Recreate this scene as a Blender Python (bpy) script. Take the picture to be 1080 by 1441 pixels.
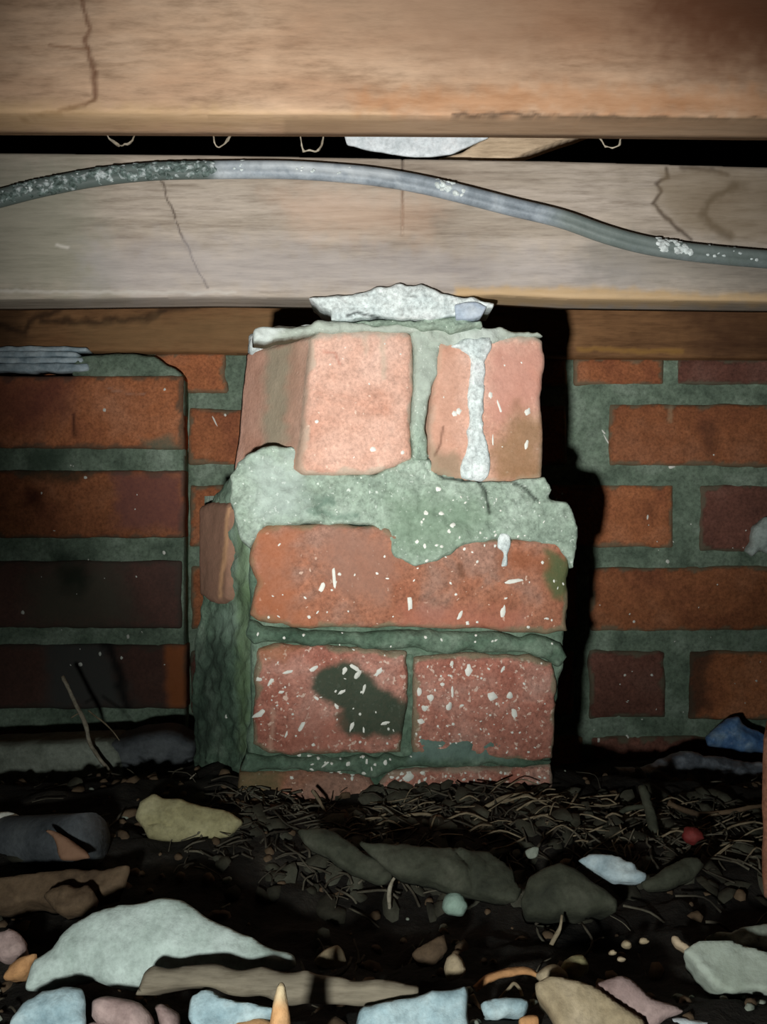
import bpy, math, random
import numpy as np
from mathutils import Vector

# ------------------------------------------------------------------ clear
for o in list(bpy.data.objects):
    bpy.data.objects.remove(o, do_unlink=True)
SC = bpy.context.scene
COL = SC.collection
rng = random.Random(7)

# ------------------------------------------------------------------ camera
F = 1400.0                 # focal length in pixels of the 1080 x 1441 frame
CAMZ = 0.21                # lens height above the soil (m)
cam = bpy.data.cameras.new('camera')
cam.sensor_fit = 'VERTICAL'
cam.sensor_height = 36.0
cam.lens = F / 1441.0 * 36.0
cam.clip_start = 0.01
camo = bpy.data.objects.new('camera', cam)
camo.location = (0, 0, CAMZ)
camo.rotation_euler = (math.radians(90), 0, 0)
COL.objects.link(camo)
SC.camera = camo

# ------------------------------------------------------------------ world, added rubble fill and torch
w = bpy.data.worlds.new('crawl_space_dark')
SC.world = w
w.use_nodes = True
w.node_tree.nodes['Background'].inputs[0].default_value = (0.5, 0.6, 0.65, 1)
w.node_tree.nodes['Background'].inputs[1].default_value = 0.0015

LPOS = Vector((-0.073, 0.0, CAMZ - 0.077))


def spot_lamp(name, energy, target, angle, blend, size, colour):
    l = bpy.data.lights.new(name, 'SPOT')
    l.energy = energy
    l.spot_size = math.radians(angle)
    l.spot_blend = blend
    l.shadow_soft_size = size
    l.color = colour
    o = bpy.data.objects.new(name, l)
    o.location = LPOS
    o.rotation_euler = (Vector(target) - LPOS).to_track_quat('-Z', 'Y').to_euler()
    COL.objects.link(o)
    return o


spot_lamp('torch_beam', 27.0, (0.01, 0.70, 0.36), 56, 1.0, 0.011, (1.0, 0.99, 0.96))
spot_lamp('rubble_fill', 7.2, (0.0, 0.40, -0.03), 88, 1.0, 0.011, (0.95, 1.0, 0.95))  # added fill spot, aimed low to brighten the near rubble

SC.view_settings.view_transform = 'Standard'
SC.view_settings.look = 'None'
SC.view_settings.gamma = 1.0
SC.view_settings.use_curve_mapping = False
SC.view_settings.exposure = 0.0

# ================================================================== helpers


def _hash(ix, iy, iz, seed):
    h = (ix * 374761393 + iy * 668265263 + iz * 2147483647 + seed * 144665) & 0xFFFFFFFF
    h = ((h ^ (h >> 13)) * 1274126177) & 0xFFFFFFFF
    h = h ^ (h >> 16)
    return (h & 0xFFFF) / 32767.5 - 1.0


def vnoise(p, seed=0):
    """smooth value noise in -1..1 for an (n,3) array"""
    p = np.asarray(p, float)
    i = np.floor(p).astype(np.int64)
    f = p - i
    f = f * f * (3 - 2 * f)
    r = 0
    for dx in (0, 1):
        wx = f[:, 0] if dx else 1 - f[:, 0]
        for dy in (0, 1):
            wy = f[:, 1] if dy else 1 - f[:, 1]
            for dz in (0, 1):
                wz = f[:, 2] if dz else 1 - f[:, 2]
                r = r + wx * wy * wz * _hash(i[:, 0] + dx, i[:, 1] + dy, i[:, 2] + dz, seed)
    return r


def fbm(p, seed=0, oct=3):
    r = 0
    a = 1.0
    p = np.asarray(p, float)
    for k in range(oct):
        r = r + a * vnoise(p * (2.03 ** k), seed + 17 * k)
        a *= 0.5
    return r


def to_px(V):
    """design coordinates of world points in the photograph"""
    return np.stack([540 + F * V[:, 0] / V[:, 1], 720.5 - F * (V[:, 2] - CAMZ) / V[:, 1]], 1)


def at(px, py, D):
    return Vector(((px - 540) * D / F, D, CAMZ - (py - 720.5) * D / F))


def ground_D(py, z=0.0):
    return F * (CAMZ - z) / (py - 720.5)


class Plane:
    """a wall plane: horizontal axis u, upward axis v, w pointing away from the viewer"""

    def __init__(self, px, py, D, yaw=0.0, tilt=0.0):
        self.o = np.array(at(px, py, D))
        a = math.radians(yaw)
        t = math.radians(tilt)
        self.u = np.array((math.cos(a), math.sin(a), 0))
        back = np.array((-math.sin(a), math.cos(a), 0))
        up = np.array((0, 0, 1.0))
        self.v = up * math.cos(t) + back * math.sin(t)
        self.w = back * math.cos(t) - up * math.sin(t)

    def uv(self, pts):
        c = np.array((0, 0, CAMZ))
        out = []
        for px, py in pts:
            d = np.array(((px - 540) / F, 1.0, -(py - 720.5) / F))
            s = np.dot(self.o - c, self.w) / np.dot(d, self.w)
            q = c + d * s - self.o
            out.append((np.dot(q, self.u), np.dot(q, self.v)))
        return np.array(out)

    def world(self, U, V, W):
        return self.o + np.outer(U, self.u) + np.outer(V, self.v) + np.outer(W, self.w)


def poly_sd(P, poly):
    """signed distance (positive inside) and nearest boundary point"""
    n = len(poly)
    best = np.full(len(P), 1e18)
    near = np.zeros_like(P)
    inside = np.zeros(len(P), bool)
    for k in range(n):
        a = poly[k]
        b = poly[(k + 1) % n]
        ab = b - a
        L = max(ab @ ab, 1e-18)
        t = np.clip(((P - a) @ ab) / L, 0, 1)
        q = a + t[:, None] * ab
        d = ((P - q) ** 2).sum(1)
        m = d < best
        best[m] = d[m]
        near[m] = q[m]
        cond = ((a[1] > P[:, 1]) != (b[1] > P[:, 1]))
        xi = (b[0] - a[0]) * (P[:, 1] - a[1]) / ((b[1] - a[1]) if abs(b[1] - a[1]) > 1e-12 else 1e-12) + a[0]
        inside ^= cond & (P[:, 0] < xi)
    d = np.sqrt(best)
    return np.where(inside, d, -d), near


def line_d(P, pts):
    best = np.full(len(P), 1e18)
    pts = np.array(pts, float)
    for k in range(len(pts) - 1):
        a = pts[k]
        ab = pts[k + 1] - a
        t = np.clip(((P - a) @ ab) / max(ab @ ab, 1e-12), 0, 1)
        q = a + t[:, None] * ab
        best = np.minimum(best, ((P - q) ** 2).sum(1))
    return np.sqrt(best)


def rough_outline(uv, step, amp, seed):
    out = []
    n = len(uv)
    if amp <= 0:
        return np.array(uv)
    for k in range(n):
        a = uv[k]
        b = uv[(k + 1) % n]
        m = max(1, int(np.linalg.norm(b - a) / step))
        for j in range(m):
            out.append(a + (b - a) * j / m)
    out = np.array(out)
    if amp > 0:
        p3 = np.stack([out[:, 0], out[:, 1], np.zeros(len(out))], 1)
        s = 1.0 / (step * 5)
        out = out + amp * np.stack([fbm(p3 * s, seed, 3), fbm(p3 * s + 9.1, seed + 5, 3)], 1)
    return out


def smooth01(x):
    x = np.clip(x, 0, 1)
    return x * x * (3 - 2 * x)


def overlays(V, ovs, seed=0):
    """stain / smear colours for vertices, given as shapes in photo coordinates:
       (kind, points, colour, strength, feather_px, wobble_px)"""
    n = len(V)
    col = np.zeros((n, 3))
    fac = np.zeros(n)
    if not ovs:
        return col, fac
    P0 = to_px(V)
    for k, (kind, pts, c, a, fe, wob) in enumerate(ovs):
        P = P0
        if wob:
            q = np.stack([P0[:, 0] / 14.0, P0[:, 1] / 14.0, np.full(n, k * 3.7)], 1)
            P = P0 + wob * np.stack([fbm(q, seed + k, 3), fbm(q + 31.3, seed + k + 3, 3)], 1)
        if kind == 'poly':
            d, _ = poly_sd(P, np.array(pts, float))
            m = smooth01((d + fe) / (2 * fe)) * a
        else:
            d = line_d(P, pts)
            m = (1 - smooth01(d / fe)) * a
        nf = fac + m - fac * m
        wgt = np.where(nf > 1e-6, m / np.maximum(nf, 1e-6), 0)[:, None]
        col = col * (1 - wgt) + np.array(c) * wgt
        fac = nf
    return col, fac


LOC = {}


def tag(o, label=None, cat=None, group=None, kind=None):
    if label:
        o['label'] = label
    if cat:
        o['category'] = cat
    if group:
        o['group'] = group
    if kind:
        o['kind'] = kind
    return o


def mesh_obj(name, V, faces, mat, parent=None, ov=None, smooth=True, seed=0, pre=None):
    V = np.asarray(V, float)
    lo, hi = V.min(0), V.max(0)
    org = np.array(((lo[0] + hi[0]) / 2, (lo[1] + hi[1]) / 2, lo[2]))
    me = bpy.data.meshes.new(name)
    me.from_pydata((V - org).tolist(), [], faces)
    me.materials.append(mat)
    if smooth:
        me.polygons.foreach_set('use_smooth', [True] * len(me.polygons))
    if ov or pre:
        c, f = overlays(V, ov, seed)
        if pre:
            m = pre[1] * (1 - f)
            nf = f + m
            wg = (m / np.maximum(nf, 1e-6))[:, None]
            c = c * (1 - wg) + pre[0] * wg
            f = nf
        a = me.attributes.new('ov', 'FLOAT_COLOR', 'POINT')
        a.data.foreach_set('color', np.concatenate([c, np.ones((len(V), 1))], 1).ravel())
        b = me.attributes.new('ovf', 'FLOAT', 'POINT')
        b.data.foreach_set('value', f)
    me.validate()
    o = bpy.data.objects.new(name, me)
    COL.objects.link(o)
    LOC[o] = org
    if parent is not None:
        o.parent = parent
        o.location = org - LOC[parent]
    else:
        o.location = org
    return o


def empty(name, loc):
    o = bpy.data.objects.new(name, None)
    o.empty_display_size = 0.02
    o.location = loc
    COL.objects.link(o)
    LOC[o] = np.array(loc, float)
    return o


def relief(name, plane, pts, thick, mat, parent=None, cell=0.002, bevel=0.004, rough=0.001, bump=0.0006,
           bscale=0.02, dome=0.0, domew=0.02, proud=0.0, ov=None, dents=None, seed=1, side=1, taper=0.0,
           bigbump=0.0, bigscale=0.06, uvpts=False, sidebump=None, shear=0.0, edge=None):
    """a solid slab whose front has the given outline on the plane, rounded arrises, uneven face and real depth"""
    uv = np.array(pts, float) if uvpts else plane.uv(pts)
    step = max(cell * 1.2, 0.0015)
    poly = rough_outline(uv, step, rough, seed)
    lo = poly.min(0) - cell
    hi = poly.max(0) + cell
    nx = int((hi[0] - lo[0]) / cell) + 2
    ny = int((hi[1] - lo[1]) / cell) + 2
    gx = lo[0] + np.arange(nx) * cell
    gy = lo[1] + np.arange(ny) * cell
    GX, GY = np.meshgrid(gx, gy)
    P = np.stack([GX.ravel(), GY.ravel()], 1)
    sd, near = poly_sd(P, poly)
    ins = sd > cell * 0.15
    insg = ins.reshape(ny, nx)
    q = insg[:-1, :-1] | insg[1:, :-1] | insg[:-1, 1:] | insg[1:, 1:]
    # keep quads that touch the inside; outside corners snap to the outline
    jj, ii = np.nonzero(q)
    quads = np.stack([jj * nx + ii, jj * nx + ii + 1, (jj + 1) * nx + ii + 1, (jj + 1) * nx + ii], 1)
    used = np.unique(quads)
    remap = -np.ones(nx * ny, int)
    remap[used] = np.arange(len(used))
    quads = remap[quads]
    U = P[used].copy()
    inn = ins[used]
    U[~inn] = near[used][~inn]
    d = np.where(inn, sd[used], 0.0)
    b = np.clip(1 - d / bevel, 0, 1)
    W = bevel * (1 - np.sqrt(np.clip(1 - b * b, 0, 1)))
    p3 = np.stack([U[:, 0], U[:, 1], np.zeros(len(U))], 1)
    env = smooth01(d / max(bevel, 1e-6)) * 0.75 + 0.25
    W = W - bump * fbm(p3 / bscale, seed + 3, 4) * env
    if bigbump:
        W = W - bigbump * fbm(p3 / bigscale, seed + 8, 2) * env
    if dome:
        W = W - dome * (1 - np.exp(-d / domew))
    W = W - proud
    if dents:
        Pp = to_px(plane.world(U[:, 0], U[:, 1], W))
        for pts2, wid, dep in dents:
            dd = line_d(Pp, pts2)
            W = W + dep * (1 - smooth01(dd / wid))
    n0 = len(U)
    # boundary edges
    ea = quads.ravel()
    ec = np.roll(quads, -1, axis=1).ravel()
    key = np.minimum(ea, ec).astype(np.int64) * (n0 + 1) + np.maximum(ea, ec)
    _, inv, cnt = np.unique(key, return_inverse=True, return_counts=True)
    sel = cnt[inv] == 1
    bed = list(zip(ea[sel].tolist(), ec[sel].tolist()))
    nxt = {}
    for a, c in bed:
        nxt.setdefault(a, []).append(c)
    bverts = sorted({a for a, c in bed})
    pv = {c: a for a, c in bed}
    bi = np.array(bverts)
    bn = np.array([nxt[v][0] for v in bverts])
    bq = np.array([pv[v] for v in bverts])
    for _ in range(2):
        U[bi] = 0.5 * U[bi] + 0.25 * (U[bn] + U[bq])
    UU = [U]
    WW = [W]
    faces = quads.tolist()
    prev = {v: v for v in bverts}
    count = n0
    cen = U.mean(0)
    sb = bump if sidebump is None else sidebump
    for s in range(1, side + 1):
        t = s / side
        Ub = U[bverts] + (cen - U[bverts]) * taper * t
        Ub[:, 0] -= shear * t
        Wb = W[bverts] * (1 - t) + (thick - proud) * t
        if s < side:
            pp = np.stack([Ub[:, 0], Ub[:, 1], Wb], 1)
            nn = Ub - cen
            nn = nn / np.maximum(np.linalg.norm(nn, axis=1), 1e-6)[:, None]
            Ub = Ub + nn * (sb * fbm(pp / bscale, seed + 21, 3))[:, None]
        UU.append(Ub)
        WW.append(Wb)
        cur = {v: count + k for k, v in enumerate(bverts)}
        count += len(bverts)
        for a, c in bed:
            faces.append((prev[c], prev[a], cur[a], cur[c]))
        prev = cur
    # back cap loops
    seen = set()
    for v in bverts:
        if v in seen:
            continue
        loop = [v]
        seen.add(v)
        c = nxt[v][0]
        while c not in seen:
            loop.append(c)
            seen.add(c)
            c = nxt[c][0]
        if len(loop) > 2:
            faces.append(tuple(prev[x] for x in reversed(loop)))
    U = np.concatenate(UU)
    W = np.concatenate(WW)
    V = plane.world(U[:, 0], U[:, 1], W)
    pre = None
    if edge:
        ec, ew, es = edge
        nn = fbm(p3 / 0.012, seed + 40, 3) * 0.5 + 0.5
        ef = np.zeros(len(U))
        ef[:n0] = es * smooth01((ew * (0.25 + 1.5 * nn) - d) / (ew * 0.6))
        pre = (np.tile(np.array(ec), (len(U), 1)), ef)
    return mesh_obj(name, V, faces, mat, parent, ov=ov, seed=seed, pre=pre)


def catmull(pts, per=10):
    pts = [np.array(p, float) for p in pts]
    pts = [2 * pts[0] - pts[1]] + pts + [2 * pts[-1] - pts[-2]]
    out = []
    for k in range(1, len(pts) - 2):
        p0, p1, p2, p3 = pts[k - 1:k + 3]
        for j in range(per):
            t = j / per
            out.append(0.5 * ((2 * p1) + (-p0 + p2) * t + (2 * p0 - 5 * p1 + 4 * p2 - p3) * t * t
                              + (-p0 + 3 * p1 - 3 * p2 + p3) * t ** 3))
    out.append(pts[-2])
    return np.array(out)


def tube_data(path, rad, sides=7, section=None, rough=0.0, seed=0):
    path = np.asarray(path, float)
    n = len(path)
    rad = np.full(n, rad) if np.isscalar(rad) else np.interp(np.linspace(0, 1, n), np.linspace(0, 1, len(rad)), rad)
    T = np.gradient(path, axis=0)
    T /= np.maximum(np.linalg.norm(T, axis=1), 1e-9)[:, None]
    V = []
    ref = np.array((0.0, 1.0, 0.05)) if abs(T[0][1]) < 0.9 else np.array((0, 0, 1.0))
    for k in range(n):
        a = ref - T[k] * (ref @ T[k])
        a /= max(np.linalg.norm(a), 1e-9)
        b = np.cross(T[k], a)
        for s in range(sides):
            th = 2 * math.pi * s / sides
            r = rad[k] * (section(th) if section else 1.0)
            V.append(path[k] + r * (math.cos(th) * a + math.sin(th) * b))
    V = np.array(V)
    if rough:
        V = V + rough * np.stack([fbm(V / 0.004 + 5 * j, seed + j, 2) for j in range(3)], 1)
    Fc = []
    for k in range(n - 1):
        for s in range(sides):
            s2 = (s + 1) % sides
            Fc.append((k * sides + s, k * sides + s2, (k + 1) * sides + s2, (k + 1) * sides + s))
    Fc.append(tuple(range(sides - 1, -1, -1)))
    Fc.append(tuple(range((n - 1) * sides, n * sides)))
    return V, Fc


def join_data(parts):
    Vs, Fs, c = [], [], 0
    for V, Fc in parts:
        Vs.append(V)
        Fs += [tuple(i + c for i in f) for f in Fc]
        c += len(V)
    return np.concatenate(Vs), Fs


# ------------------------------------------------------------------ materials
def nodes(name):
    m = bpy.data.materials.new(name)
    m.use_nodes = True
    nt = m.node_tree
    nt.nodes.clear()
    out = nt.nodes.new('ShaderNodeOutputMaterial')
    bs = nt.nodes.new('ShaderNodeBsdfPrincipled')
    nt.links.new(bs.outputs[0], out.inputs[0])
    return m, nt, bs


def N(nt, t, **k):
    n = nt.nodes.new(t)
    for a, b in k.items():
        setattr(n, a, b)
    return n


def noise(nt, vec, scale, detail=4, rough=0.55, dist=0.0):
    n = N(nt, 'ShaderNodeTexNoise')
    n.inputs['Scale'].default_value = scale
    n.inputs['Detail'].default_value = detail
    n.inputs['Roughness'].default_value = rough
    n.inputs['Distortion'].default_value = dist
    nt.links.new(vec, n.inputs['Vector'])
    return n.outputs['Fac']


def ramp(nt, fac, stops):
    r = N(nt, 'ShaderNodeValToRGB')
    el = r.color_ramp.elements
    while len(el) < len(stops):
        el.new(0.5)
    for e, (p, c) in zip(el, stops):
        e.position = p
        e.color = (*c, 1) if len(c) == 3 else c
    nt.links.new(fac, r.inputs['Fac'])
    return r.outputs['Color']


def mix(nt, fac, a, b, mode='MIX'):
    m = N(nt, 'ShaderNodeMix', data_type='RGBA', blend_type=mode)
    if isinstance(fac, float):
        m.inputs[0].default_value = fac
    else:
        nt.links.new(fac, m.inputs[0])
    for i, x in ((6, a), (7, b)):
        if isinstance(x, tuple):
            m.inputs[i].default_value = (*x, 1)
        else:
            nt.links.new(x, m.inputs[i])
    return m.outputs[2]


def srgb(r, g, b):
    f = lambda c: (c / 255.0 / 12.92) if c / 255.0 <= 0.04045 else ((c / 255.0 + 0.055) / 1.055) ** 2.4
    return (f(r), f(g), f(b))


def coords(nt, scale=(1, 1, 1), rnd=True):
    tc = N(nt, 'ShaderNodeTexCoord')
    v = tc.outputs['Object']
    if rnd:
        oi = N(nt, 'ShaderNodeObjectInfo')
        mm = N(nt, 'ShaderNodeMath', operation='MULTIPLY')
        mm.inputs[1].default_value = 37.0
        nt.links.new(oi.outputs['Random'], mm.inputs[0])
        ad = N(nt, 'ShaderNodeVectorMath', operation='ADD')
        nt.links.new(v, ad.inputs[0])
        nt.links.new(mm.outputs[0], ad.inputs[1])
        v = ad.outputs[0]
    if scale != (1, 1, 1):
        mp = N(nt, 'ShaderNodeMapping')
        mp.inputs['Scale'].default_value = scale
        nt.links.new(v, mp.inputs['Vector'])
        v = mp.outputs[0]
    return v


def finish(nt, bs, col, height, bstr, bdist, rough):
    at_c = N(nt, 'ShaderNodeAttribute', attribute_name='ov')
    at_f = N(nt, 'ShaderNodeAttribute', attribute_name='ovf')
    col = mix(nt, at_f.outputs['Fac'], col, at_c.outputs['Color'])
    nt.links.new(col, bs.inputs['Base Color'])
    bs.inputs['Roughness'].default_value = rough
    bs.inputs['Specular IOR Level'].default_value = 0.25
    if height is not None:
        b = N(nt, 'ShaderNodeBump')
        b.inputs['Strength'].default_value = bstr
        b.inputs['Distance'].default_value = bdist
        nt.links.new(height, b.inputs['Height'])
        nt.links.new(b.outputs[0], bs.inputs['Normal'])


def mat_grain(name, stops, big=18, fine=260, speck=None, rough=0.9, bump=0.5, bdist=0.002, var=0.0, fineamt=0.5):
    """brick, mortar, stone: mottled colour, fine grit, optional specks"""
    m, nt, bs = nodes(name)
    v = coords(nt)
    n1 = noise(nt, v, big, 5, 0.6, 0.4)
    c = ramp(nt, n1, stops)
    n2 = noise(nt, v, fine, 4, 0.7)
    g = ramp(nt, n2, [(0.32, (0.30, 0.30, 0.30)), (0.5, (0.95, 0.95, 0.95)), (0.68, (1.45, 1.45, 1.45))])
    c2 = mix(nt, fineamt, c, g, 'MULTIPLY')
    if speck:
        sc, th, colr = speck
        n3 = noise(nt, v, sc, 2, 0.5)
        k = ramp(nt, n3, [(th, (0, 0, 0)), (th + 0.04, (1, 1, 1))])
        c2 = mix(nt, k, c2, colr)
    if var:
        oi = N(nt, 'ShaderNodeObjectInfo')
        hs = N(nt, 'ShaderNodeHueSaturation')
        mr = N(nt, 'ShaderNodeMapRange')
        mr.inputs['To Min'].default_value = 1 - var
        mr.inputs['To Max'].default_value = 1 + var
        nt.links.new(oi.outputs['Random'], mr.inputs['Value'])
        nt.links.new(mr.outputs[0], hs.inputs['Value'])
        nt.links.new(c2, hs.inputs['Color'])
        c2 = hs.outputs[0]
    n4 = noise(nt, v, fine * 0.3, 5, 0.65)
    g4 = ramp(nt, n4, [(0.3, (0.55, 0.55, 0.55)), (0.7, (1.3, 1.3, 1.3))])
    c2 = mix(nt, fineamt, c2, g4, 'MULTIPLY')
    h = mix(nt, 0.6, n2, n4)
    finish(nt, bs, c2, h, bump, bdist, rough)
    return m


def mat_wood(name, stops, axis='x', along=6, across=60, fine=500, rough=0.8, bump=0.35, stain=None):
    m, nt, bs = nodes(name)
    sx = {'x': (along, across, across), 'z': (across, across, along), 'y': (across, along, across)}[axis]
    v = coords(nt, sx)
    v0 = coords(nt)
    n1 = noise(nt, v, 1.0, 5, 0.6, 0.6)
    big = noise(nt, v0, 9, 4, 0.6, 0.3)
    mixf = N(nt, 'ShaderNodeMath', operation='MULTIPLY_ADD')
    mixf.inputs[1].default_value = 0.55
    nt.links.new(n1, mixf.inputs[0])
    hb = N(nt, 'ShaderNodeMath', operation='MULTIPLY')
    hb.inputs[1].default_value = 0.45
    nt.links.new(big, hb.inputs[0])
    nt.links.new(hb.outputs[0], mixf.inputs[2])
    c = ramp(nt, mixf.outputs[0], stops)
    sf = tuple(s * 6 for s in sx)
    vf = coords(nt, sf)
    n2 = noise(nt, vf, 1.0, 4, 0.7)
    g = ramp(nt, n2, [(0.3, (0.5, 0.47, 0.44)), (0.5, (0.95, 0.95, 0.95)), (0.7, (1.25, 1.25, 1.25))])
    c2 = mix(nt, 0.7, c, g, 'MULTIPLY')
    finish(nt, bs, c2, n2, bump, 0.0008, rough)
    return m


M = {}
M['brick_salmon'] = mat_grain('brick_salmon', [(0.3, srgb(198, 146, 124)), (0.5, srgb(216, 172, 152)), (0.72, srgb(226, 188, 170))], 22, 420, speck=(300, 0.70, srgb(232, 200, 180)), bump=0.5, fineamt=0.36)
M['brick_pier'] = mat_grain('brick_pier', [(0.28, srgb(148, 92, 68)), (0.45, srgb(166, 112, 88)), (0.6, srgb(154, 118, 102)), (0.75, srgb(174, 130, 112))], 20, 380, speck=(240, 0.69, srgb(212, 180, 160)), bump=0.7)
M['brick_rough'] = mat_grain('brick_rough', [(0.28, srgb(154, 90, 74)), (0.5, srgb(178, 122, 106)), (0.72, srgb(190, 148, 134))], 26, 380, speck=(300, 0.62, srgb(214, 184, 168)), bump=0.9)
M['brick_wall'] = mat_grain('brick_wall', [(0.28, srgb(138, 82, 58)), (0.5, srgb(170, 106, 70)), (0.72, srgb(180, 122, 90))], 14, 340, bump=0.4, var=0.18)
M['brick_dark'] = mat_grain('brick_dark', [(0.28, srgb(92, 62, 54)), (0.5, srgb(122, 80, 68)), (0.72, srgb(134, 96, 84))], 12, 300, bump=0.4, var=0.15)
M['mortar'] = mat_grain('mortar', [(0.28, srgb(122, 140, 126)), (0.5, srgb(152, 170, 154)), (0.72, srgb(174, 190, 176))], 26, 300, speck=(380, 0.66, srgb(205, 216, 205)), bump=0.8, bdist=0.002)
M['mortar_pale'] = mat_grain('mortar_pale', [(0.3, srgb(192, 206, 206)), (0.5, srgb(214, 224, 222)), (0.7, srgb(234, 238, 238))], 30, 320, bump=0.9, bdist=0.002)
M['mortar_green'] = mat_grain('mortar_green', [(0.28, srgb(62, 84, 68)), (0.5, srgb(94, 116, 98)), (0.72, srgb(134, 152, 134))], 24, 260, bump=1.0, bdist=0.002)
M['mortar_wall'] = mat_grain('mortar_wall', [(0.28, srgb(82, 98, 84)), (0.5, srgb(118, 136, 118)), (0.72, srgb(150, 166, 150))], 20, 260, bump=0.8, bdist=0.002)
M['wood_joist'] = mat_wood('wood_joist', [(0.3, srgb(164, 126, 98)), (0.5, srgb(192, 160, 132)), (0.68, srgb(206, 178, 152))], along=5, across=26)
M['wood_bearer'] = mat_wood('wood_bearer', [(0.3, srgb(132, 118, 104)), (0.5, srgb(168, 156, 142)), (0.7, srgb(190, 178, 166))], along=5, across=50)
M['wood_back'] = mat_wood('wood_back', [(0.3, srgb(96, 66, 42)), (0.5, srgb(138, 100, 66)), (0.7, srgb(160, 122, 84))], along=5, across=40)
M['wood_pale'] = mat_wood('wood_pale', [(0.3, srgb(160, 136, 110)), (0.5, srgb(196, 174, 146)), (0.7, srgb(214, 192, 166))], along=8, across=60)
M['wood_grey'] = mat_wood('wood_grey', [(0.3, srgb(96, 88, 76)), (0.5, srgb(132, 122, 106)), (0.7, srgb(158, 148, 130))], along=8, across=70)
M['soil'] = mat_grain('soil', [(0.3, (0.006, 0.005, 0.004)), (0.55, (0.018, 0.015, 0.012)), (0.75, (0.045, 0.038, 0.030))], 30, 220, bump=1.0, bdist=0.004)
M['paint'] = mat_grain('paint', [(0.3, srgb(214, 216, 206)), (0.7, srgb(240, 240, 232))], 60, 400, bump=0.2, rough=0.6, fineamt=0.1)
M['cable'] = mat_grain('cable', [(0.3, srgb(112, 122, 130)), (0.5, srgb(148, 158, 166)), (0.7, srgb(178, 186, 190))], 40, 300, bump=0.2, rough=0.5, fineamt=0.2)
M['dirt_crust'] = mat_grain('dirt_crust', [(0.35, srgb(62, 76, 70)), (0.52, srgb(110, 126, 122)), (0.64, srgb(196, 206, 206))], 160, 420, bump=0.9)
M['floorboard'] = mat_wood('floorboard', [(0.3, srgb(40, 30, 22)), (0.7, srgb(70, 52, 38))], along=5, across=40)
M['web'] = mat_grain('web', [(0.3, srgb(120, 108, 90)), (0.7, srgb(186, 178, 160))], 80, 300, bump=0.1)


def mat_simple(name, a, b, c=None, big=40, fine=320, rough=0.85, bump=0.5):
    c = c or b
    M[name] = mat_grain(name, [(0.3, srgb(*a)), (0.5, srgb(*b)), (0.72, srgb(*c))], big, fine, rough=rough, bump=bump, fineamt=0.3)
    return M[name]


# ================================================================== SETTING
W_D = 1.045        # face of the rear brick wall
GX0, GX1 = -0.95, 0.95


def gz(x, y):
    """height of the soil"""
    x = np.asarray(x, float)
    y = np.asarray(y, float)
    p = np.stack([x, y, np.zeros_like(x)], 1)
    z = 0.010 * fbm(p / 0.11, 4, 3) + 0.0035 * fbm(p / 0.018, 9, 3)
    z = z + 0.012 * smooth01((y - 0.58) / 0.08) * smooth01((0.86 - y) / 0.1) * (0.25 + 0.75 * smooth01((0.16 - x) / 0.06))      # litter banked against the pier
    z = z - 0.030 * smooth01((y - 0.80) / 0.2)
    z = z - 0.014 * smooth01((0.62 - y) / 0.08) * smooth01((y - 0.40) / 0.05)     # hollow in front
    z = z - 0.022 * smooth01((y - 0.74) / 0.1) * smooth01((np.abs(x + 0.02) - 0.10) / 0.06)
    return z


def build_floor():
    xs = np.arange(GX0, GX1, 0.0045)
    ys = np.concatenate([np.arange(-0.25, 0.33, 0.012), np.arange(0.33, 0.78, 0.003), np.arange(0.78, 1.18, 0.006)])
    X, Y = np.meshgrid(xs, ys)
    Z = gz(X.ravel(), Y.ravel())
    V = np.stack([X.ravel(), Y.ravel(), Z], 1)
    nx, ny = len(xs), len(ys)
    J, I = np.meshgrid(np.arange(ny - 1), np.arange(nx - 1), indexing='ij')
    q = (J * nx + I).ravel()
    fc = np.stack([q, q + 1, q + nx + 1, q + nx], 1).tolist()
    o = mesh_obj('floor', V, fc, M['soil'])
    tag(o, kind='structure')
    return o


build_floor()


def box_data(lo, hi):
    x0, y0, z0 = lo
    x1, y1, z1 = hi
    V = np.array([(x0, y0, z0), (x1, y0, z0), (x1, y1, z0), (x0, y1, z0), (x0, y0, z1), (x1, y0, z1), (x1, y1, z1), (x0, y1, z1)])
    return V, [(3, 2, 1, 0), (4, 5, 6, 7), (0, 1, 5, 4), (1, 2, 6, 5), (2, 3, 7, 6), (3, 0, 4, 7)]


# underside of the floor above: boards side by side
ceil = empty('ceiling', (0, 0.5, 0.605))
tag(ceil, kind='structure')
b0 = None
for k in range(14):
    y0 = -0.25 + k * 0.106
    if b0 is None:
        b0 = mesh_obj('floorboard', *box_data((GX0, y0, 0.605), (GX1, y0 + 0.103, 0.625)), M['floorboard'], ceil, smooth=False)
    else:
        c = b0.copy()
        COL.objects.link(c)
        c.parent = ceil
        c.location.y = b0.location.y + k * 0.106

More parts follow.
